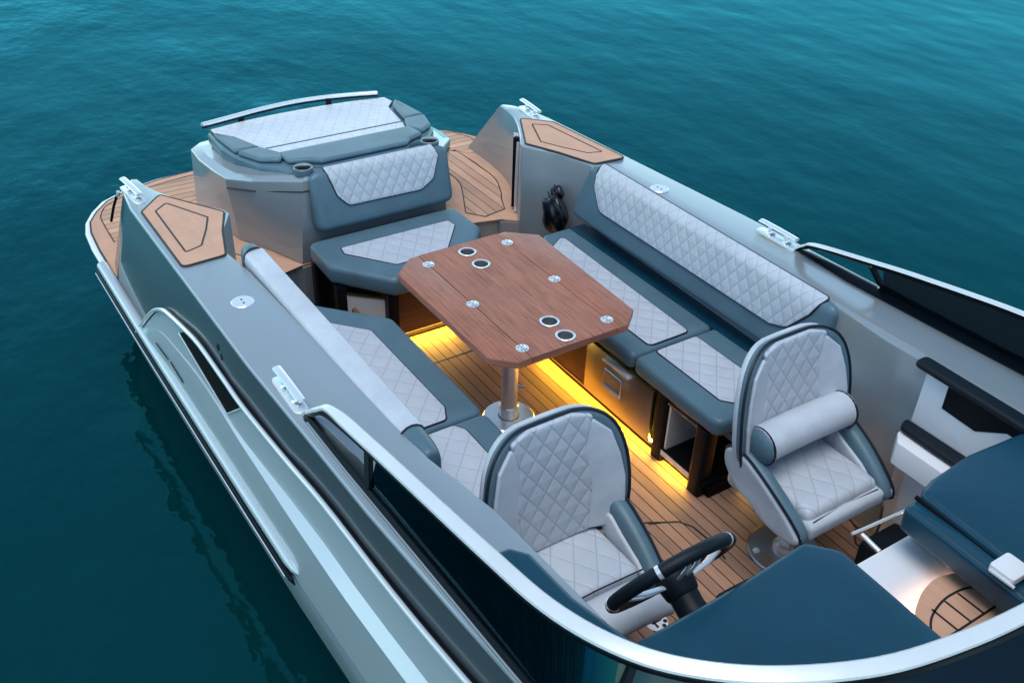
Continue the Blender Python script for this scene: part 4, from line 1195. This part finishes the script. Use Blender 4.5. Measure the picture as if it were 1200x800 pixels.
# ================================================================== HELM SEATS
def helm_seat(loc, label, roll_up):
    t = thing('helm_seat', loc, label, 'helm seat', 'pair of helm seats')
    # everything is built in the seat's own frame, facing +x
    def bend(y): return .62 * max(0, abs(y) - .10) ** 1.35
    lean = math.radians(8.5)
    def fb(a, b, h):   # a across, b up the back, h forward of it
        x = -.138 - b * math.sin(lean) + h * math.cos(lean) + bend(a) * (1 - .1 * b / .4)
        z = .455 + b * math.cos(lean) + h * math.sin(lean)
        y = a * (1 - .25 * bend(a))
        return (x, y, z)
    HS = [(.215, .0), (.272, .05), (.292, .15), (.292, .25), (.278, .345), (.246, .425), (.190, .476), (.10, .497)]
    shell = [(-x, y) for x, y in HS] + HS[::-1]
    shell = [(p.x, p.y) for p in smooth_line([(*q, 0) for q in shell], 3, True)]
    sh = obj('backrest', pad(shell, -.042, -.010, .015, fb, ring=8), 'light', t, True, keepuv=True, smooth=60)
    fr = obj('backrest_border', pad(dens(shell, .03), -.025, .019, .02, fb, ring=16), 'blue', sh, True, keepuv=True, smooth=60)
    obj('piping', tube([fb(p[0] * 1.003, p[1] * 1.004, .010) for p in shell], .006, True, 6), 'pipe', sh, True)
    # quilted centre and plain side panels
    ctr = [(-.135, .015), (.135, .015), (.155, .20), (.135, .36), (.162, .478), (.085, .499), (-.085, .499), (-.162, .478), (-.135, .36), (-.155, .20)]
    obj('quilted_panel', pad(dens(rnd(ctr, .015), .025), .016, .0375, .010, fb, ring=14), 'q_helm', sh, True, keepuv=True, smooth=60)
    for s in (-1, 1):
        wing = [(s * .108, .02), (s * .125, .20), (s * .112, .44), (s * .165, .458), (s * .225, .405), (s * .255, .31), (s * .270, .22), (s * .268, .12), (s * .235, .02)]
        obj('side_panel', pad(dens(rnd(wing, .012), .025), .016, .0345, .009, fb, ring=10), 'light', sh, True, keepuv=True, smooth=60)
    # seat base
    sx1 = .215
    base = rnd([(-.20, -.22), (sx1, -.215), (sx1, .215), (-.20, .22)], .05)
    sbm = obj('seat_base', pad(dens(base, .05), .33, .415, .02), 'light', t, True, smooth=60)
    seatc = rnd([(-.19, -.185), (.13 if not roll_up else .20, -.19), (.13 if not roll_up else .20, .19), (-.19, .185)], [.06, .03, .03, .06])
    def fcr(a, b, h): return (a, b, h + .012 * (1 - (b / .19) ** 2) - .25 * max(0, a - .1) ** 2 * 3)
    qs = obj('seat_cushion', pad(dens(seatc, .04), .40, .462, .028, fcr, ring=10), 'q_seat', t, True, keepuv=True, smooth=60)
    if not roll_up:   # front bolster folded down into a rounded waterfall edge
        obj('front_bolster', tube([(.20, y, .405 - .012 * abs(y / .2) ** 3) for y in [-.215 + k * .0358 for k in range(13)]], .072, seg=20, flat=(.085, .058)), 'light', t, True, smooth=70)
        obj('seam_cord', tube([(.133, -.19, .462), (.136, 0, .474), (.133, .19, .462)], .003, seg=6), 'pipe', t, True)
    else:
        obj('front_lip', pad(dens(rnd([(.17, -.20), (.235, -.20), (.235, .20), (.17, .20)], .02), .04), .35, .425, .025, ring=4), 'light', t, True, smooth=60)
        # flip-up bolster raised in front of the backrest
        bz, bxx = .612, -.055
        rr_ = obj('raised_bolster', tube([(bxx, y, bz + .012 * math.cos(y * 6)) for y in [-.22 + k * .0367 for k in range(13)]], .072, seg=22), 'light', t, True, smooth=80)
        for s in (-1, 1):
            obj('bolster_end', lathe([(.074, 0), (.070, .012), (.045, .026), (0, .030)], (bxx, s * .218, bz), 24, axis=(0, s, 0)), 'blue', rr_, True, smooth=60)
            obj('piping', tube([(bxx + .073 * math.cos(a), s * .218, bz + .073 * math.sin(a)) for a in [k * PI / 12 for k in range(24)]], .005, True, 6), 'pipe', rr_, True)
            obj('bracket', tube([(bxx, s * .20, .56), (bxx + .03, s * .203, .45)], .008, seg=8, flat=(.012, .004)), 'steel', rr_, True)
    for s in (-1, 1):
        # side bolster: profile in x-z, thickness in y
        prof = [(-.165, .50), (-.165, .555), (-.125, .585), (-.06, .578), (.01, .55), (.09, .508), (.17, .455), (.222, .41), (.235, .37), (.20, .345), (.10, .345), (0, .375), (-.09, .42), (-.14, .46)]
        prof = [(p.x, p.y) for p in smooth_line([(*q, 0) for q in prof], 3, True)]
        def fa(a, b, h, s=s): return (a, s * (.203 + h + .03 * max(0, (b - .45)) * 2 - .10 * max(0, a - .05) ** 2 * 3), b)
        arm_ = obj('side_bolster', pad(prof, .0, .066, .03, fa, ring=6), 'blue', t, True, keepuv=True, smooth=60)
        obj('outer_panel', pad([(x - .004, z - (.012 if z > .40 else -.002)) for x, z in prof], .04, .070, .016, fa, ring=5), 'light', arm_, True, keepuv=True, smooth=60)
        ins = [(-.13, .47), (-.12, .53), (-.07, .535), (0, .50), (.10, .46), (.18, .41), (.16, .39), (-.05, .42)]
        obj('inner_panel', pad(dens(rnd([(x, z) for x, z in ins], .03), .04), -.012, .012, .01, fa, ring=5), 'light', arm_, True, keepuv=True, smooth=60)
        obj('piping', tube([fa(x, z - .004, .060) for x, z in prof[:27]], .0055, seg=6), 'pipe', arm_, True)
    obj('swivel_plate', box((0, 0, .315), (.22, .22, .03), .004), 'steel', t, True, smooth=30)
    ped = obj('pedestal', lathe([(.033, .016), (.033, .305)], (0, 0, 0), 32), 'chrome', t, True)
    obj('pedestal_collar', lathe([(.052, .012), (.052, .035), (.045, .05), (.034, .055)], (0, 0, 0), 32), 'chrome', ped, True)
    obj('pedestal_base', lathe([(.150, .001), (.150, .008), (.144, .0135), (.05, .016)], (0, 0, 0), 48), 'steel', ped, True)
    for k in range(4):
        a = PI / 4 + k * PI / 2 + .3
        obj('base_bolt', lathe([(.016, 0), (.015, .004), (.008, .0045), (.007, .001), (0, .001)], (.118 * math.cos(a), .118 * math.sin(a), .0135), 14), 'chrome', ped, True)
    obj('adjust_lever', tube([(.05, .06, .32), (.10, .14, .29), (.17, .17, .285)], .006, seg=8), 'chrome', t, True)
    for s in (-1, 1): obj('hinge_clip', box((-.17, s * .10, .485), (.018, .03, .012), .003), 'chrome', t, True)
    return t
hs1 = helm_seat((-1.84, -.575, 0), 'helm seat behind the steering wheel with its front bolster folded down', False)
hs2 = helm_seat((-1.80, .49, 0), 'companion seat beside the open shelf with its cylindrical bolster raised', True)

obj('foot_strut', tube([U(1034, 592, .34), U(1030, 615, .22), U(1020, 640, .10)], .007, seg=8), 'steel', hs2)
# black bag on the bench end
bg = thing('black_bag', (-4.02, .90, .35), 'small shiny black bag hanging at the aft end of the port bench', 'bag')
def blob(c, r, seed, amp=.12, seg=20):
    rnd_ = random.Random(seed); bm = bmesh.new(); bmesh.ops.create_icosphere(bm, subdivisions=4, radius=1)
    ph = [(rnd_.uniform(2, 7), rnd_.uniform(2, 7), rnd_.uniform(2, 7), rnd_.uniform(0, 6)) for _ in range(6)]
    for v in bm.verts:
        k = 1 + amp * sum(math.sin(v.co.x * a + v.co.y * b + v.co.z * c_ + d) for a, b, c_, d in ph) / 3
        v.co = Vector((v.co.x * r[0] * k, v.co.y * r[1] * k, v.co.z * r[2] * k)) + Vector(c)
    return bm
M['bagm'] = plain('bag_vinyl', (.004, .004, .007), .22)
obj('bag_body', blob((-4.04, .87, .455), (.095, .06, .115), 3), 'bagm', bg, smooth=80)
obj('bag_neck', blob((-4.07, .90, .565), (.045, .035, .045), 5), 'bagm', bg, smooth=80)
obj('bag_cord', tube(smooth_line([(-4.10, .86, .57), (-4.04, .83, .57), (-3.98, .86, .54), (-3.94, .85, .47), (-3.92, .86, .40)], 6), .005, seg=6), 'bagm', bg)

# ================================================================== LIGHT
w = bpy.data.worlds.new('World'); S.world = w; w.use_nodes = True
n = w.node_tree.nodes; l = w.node_tree.links
bgN = n['Background']
sky = n.new('ShaderNodeTexSky'); sky.sky_type = 'NISHITA'; sky.sun_disc = False
SUN_EL, SUN_ROT = math.radians(75), math.radians(140)
sky.sun_elevation = SUN_EL; sky.sun_rotation = SUN_ROT; sky.air_density = 1.0; sky.dust_density = .5; sky.ozone_density = 3.0
tcw = n.new('ShaderNodeTexCoord'); spw = n.new('ShaderNodeSeparateXYZ'); l.new(tcw.outputs['Generated'], spw.inputs[0])
inv = mth(n, l, 'SUBTRACT', 1.0, mth(n, l, 'MAXIMUM', spw.outputs[2], 0.0))
hz = mth(n, l, 'MULTIPLY_ADD', mth(n, l, 'MULTIPLY', inv, inv), 2.2, 1.05)      # thin overcast, brighter low down
cb = n.new('ShaderNodeCombineXYZ'); [l.new(hz, cb.inputs[i]) for i in range(3)]
skc = mixc(n, l, 1.0, sky.outputs[0], (1.0, 1.05, .885), 'MULTIPLY')
l.new(mixc(n, l, 1.0, skc, cb.outputs[0], 'MULTIPLY'), bgN.inputs['Color']); bgN.inputs['Strength'].default_value = .092
sd = bpy.data.lights.new('sun', 'SUN'); sd.energy = 1.3; sd.angle = math.radians(40); sd.color = (.97, .985, 1)
so = bpy.data.objects.new('sun', sd); COL.objects.link(so)
dirv = Vector((math.sin(SUN_ROT) * math.cos(SUN_EL), math.cos(SUN_ROT) * math.cos(SUN_EL), math.sin(SUN_EL)))
so.rotation_euler = dirv.to_track_quat('Z', 'Y').to_euler()
S.view_settings.view_transform = 'Standard'; S.view_settings.look = 'None'; S.view_settings.gamma = 1
S.view_settings.exposure = .80
S.render.engine = 'CYCLES'
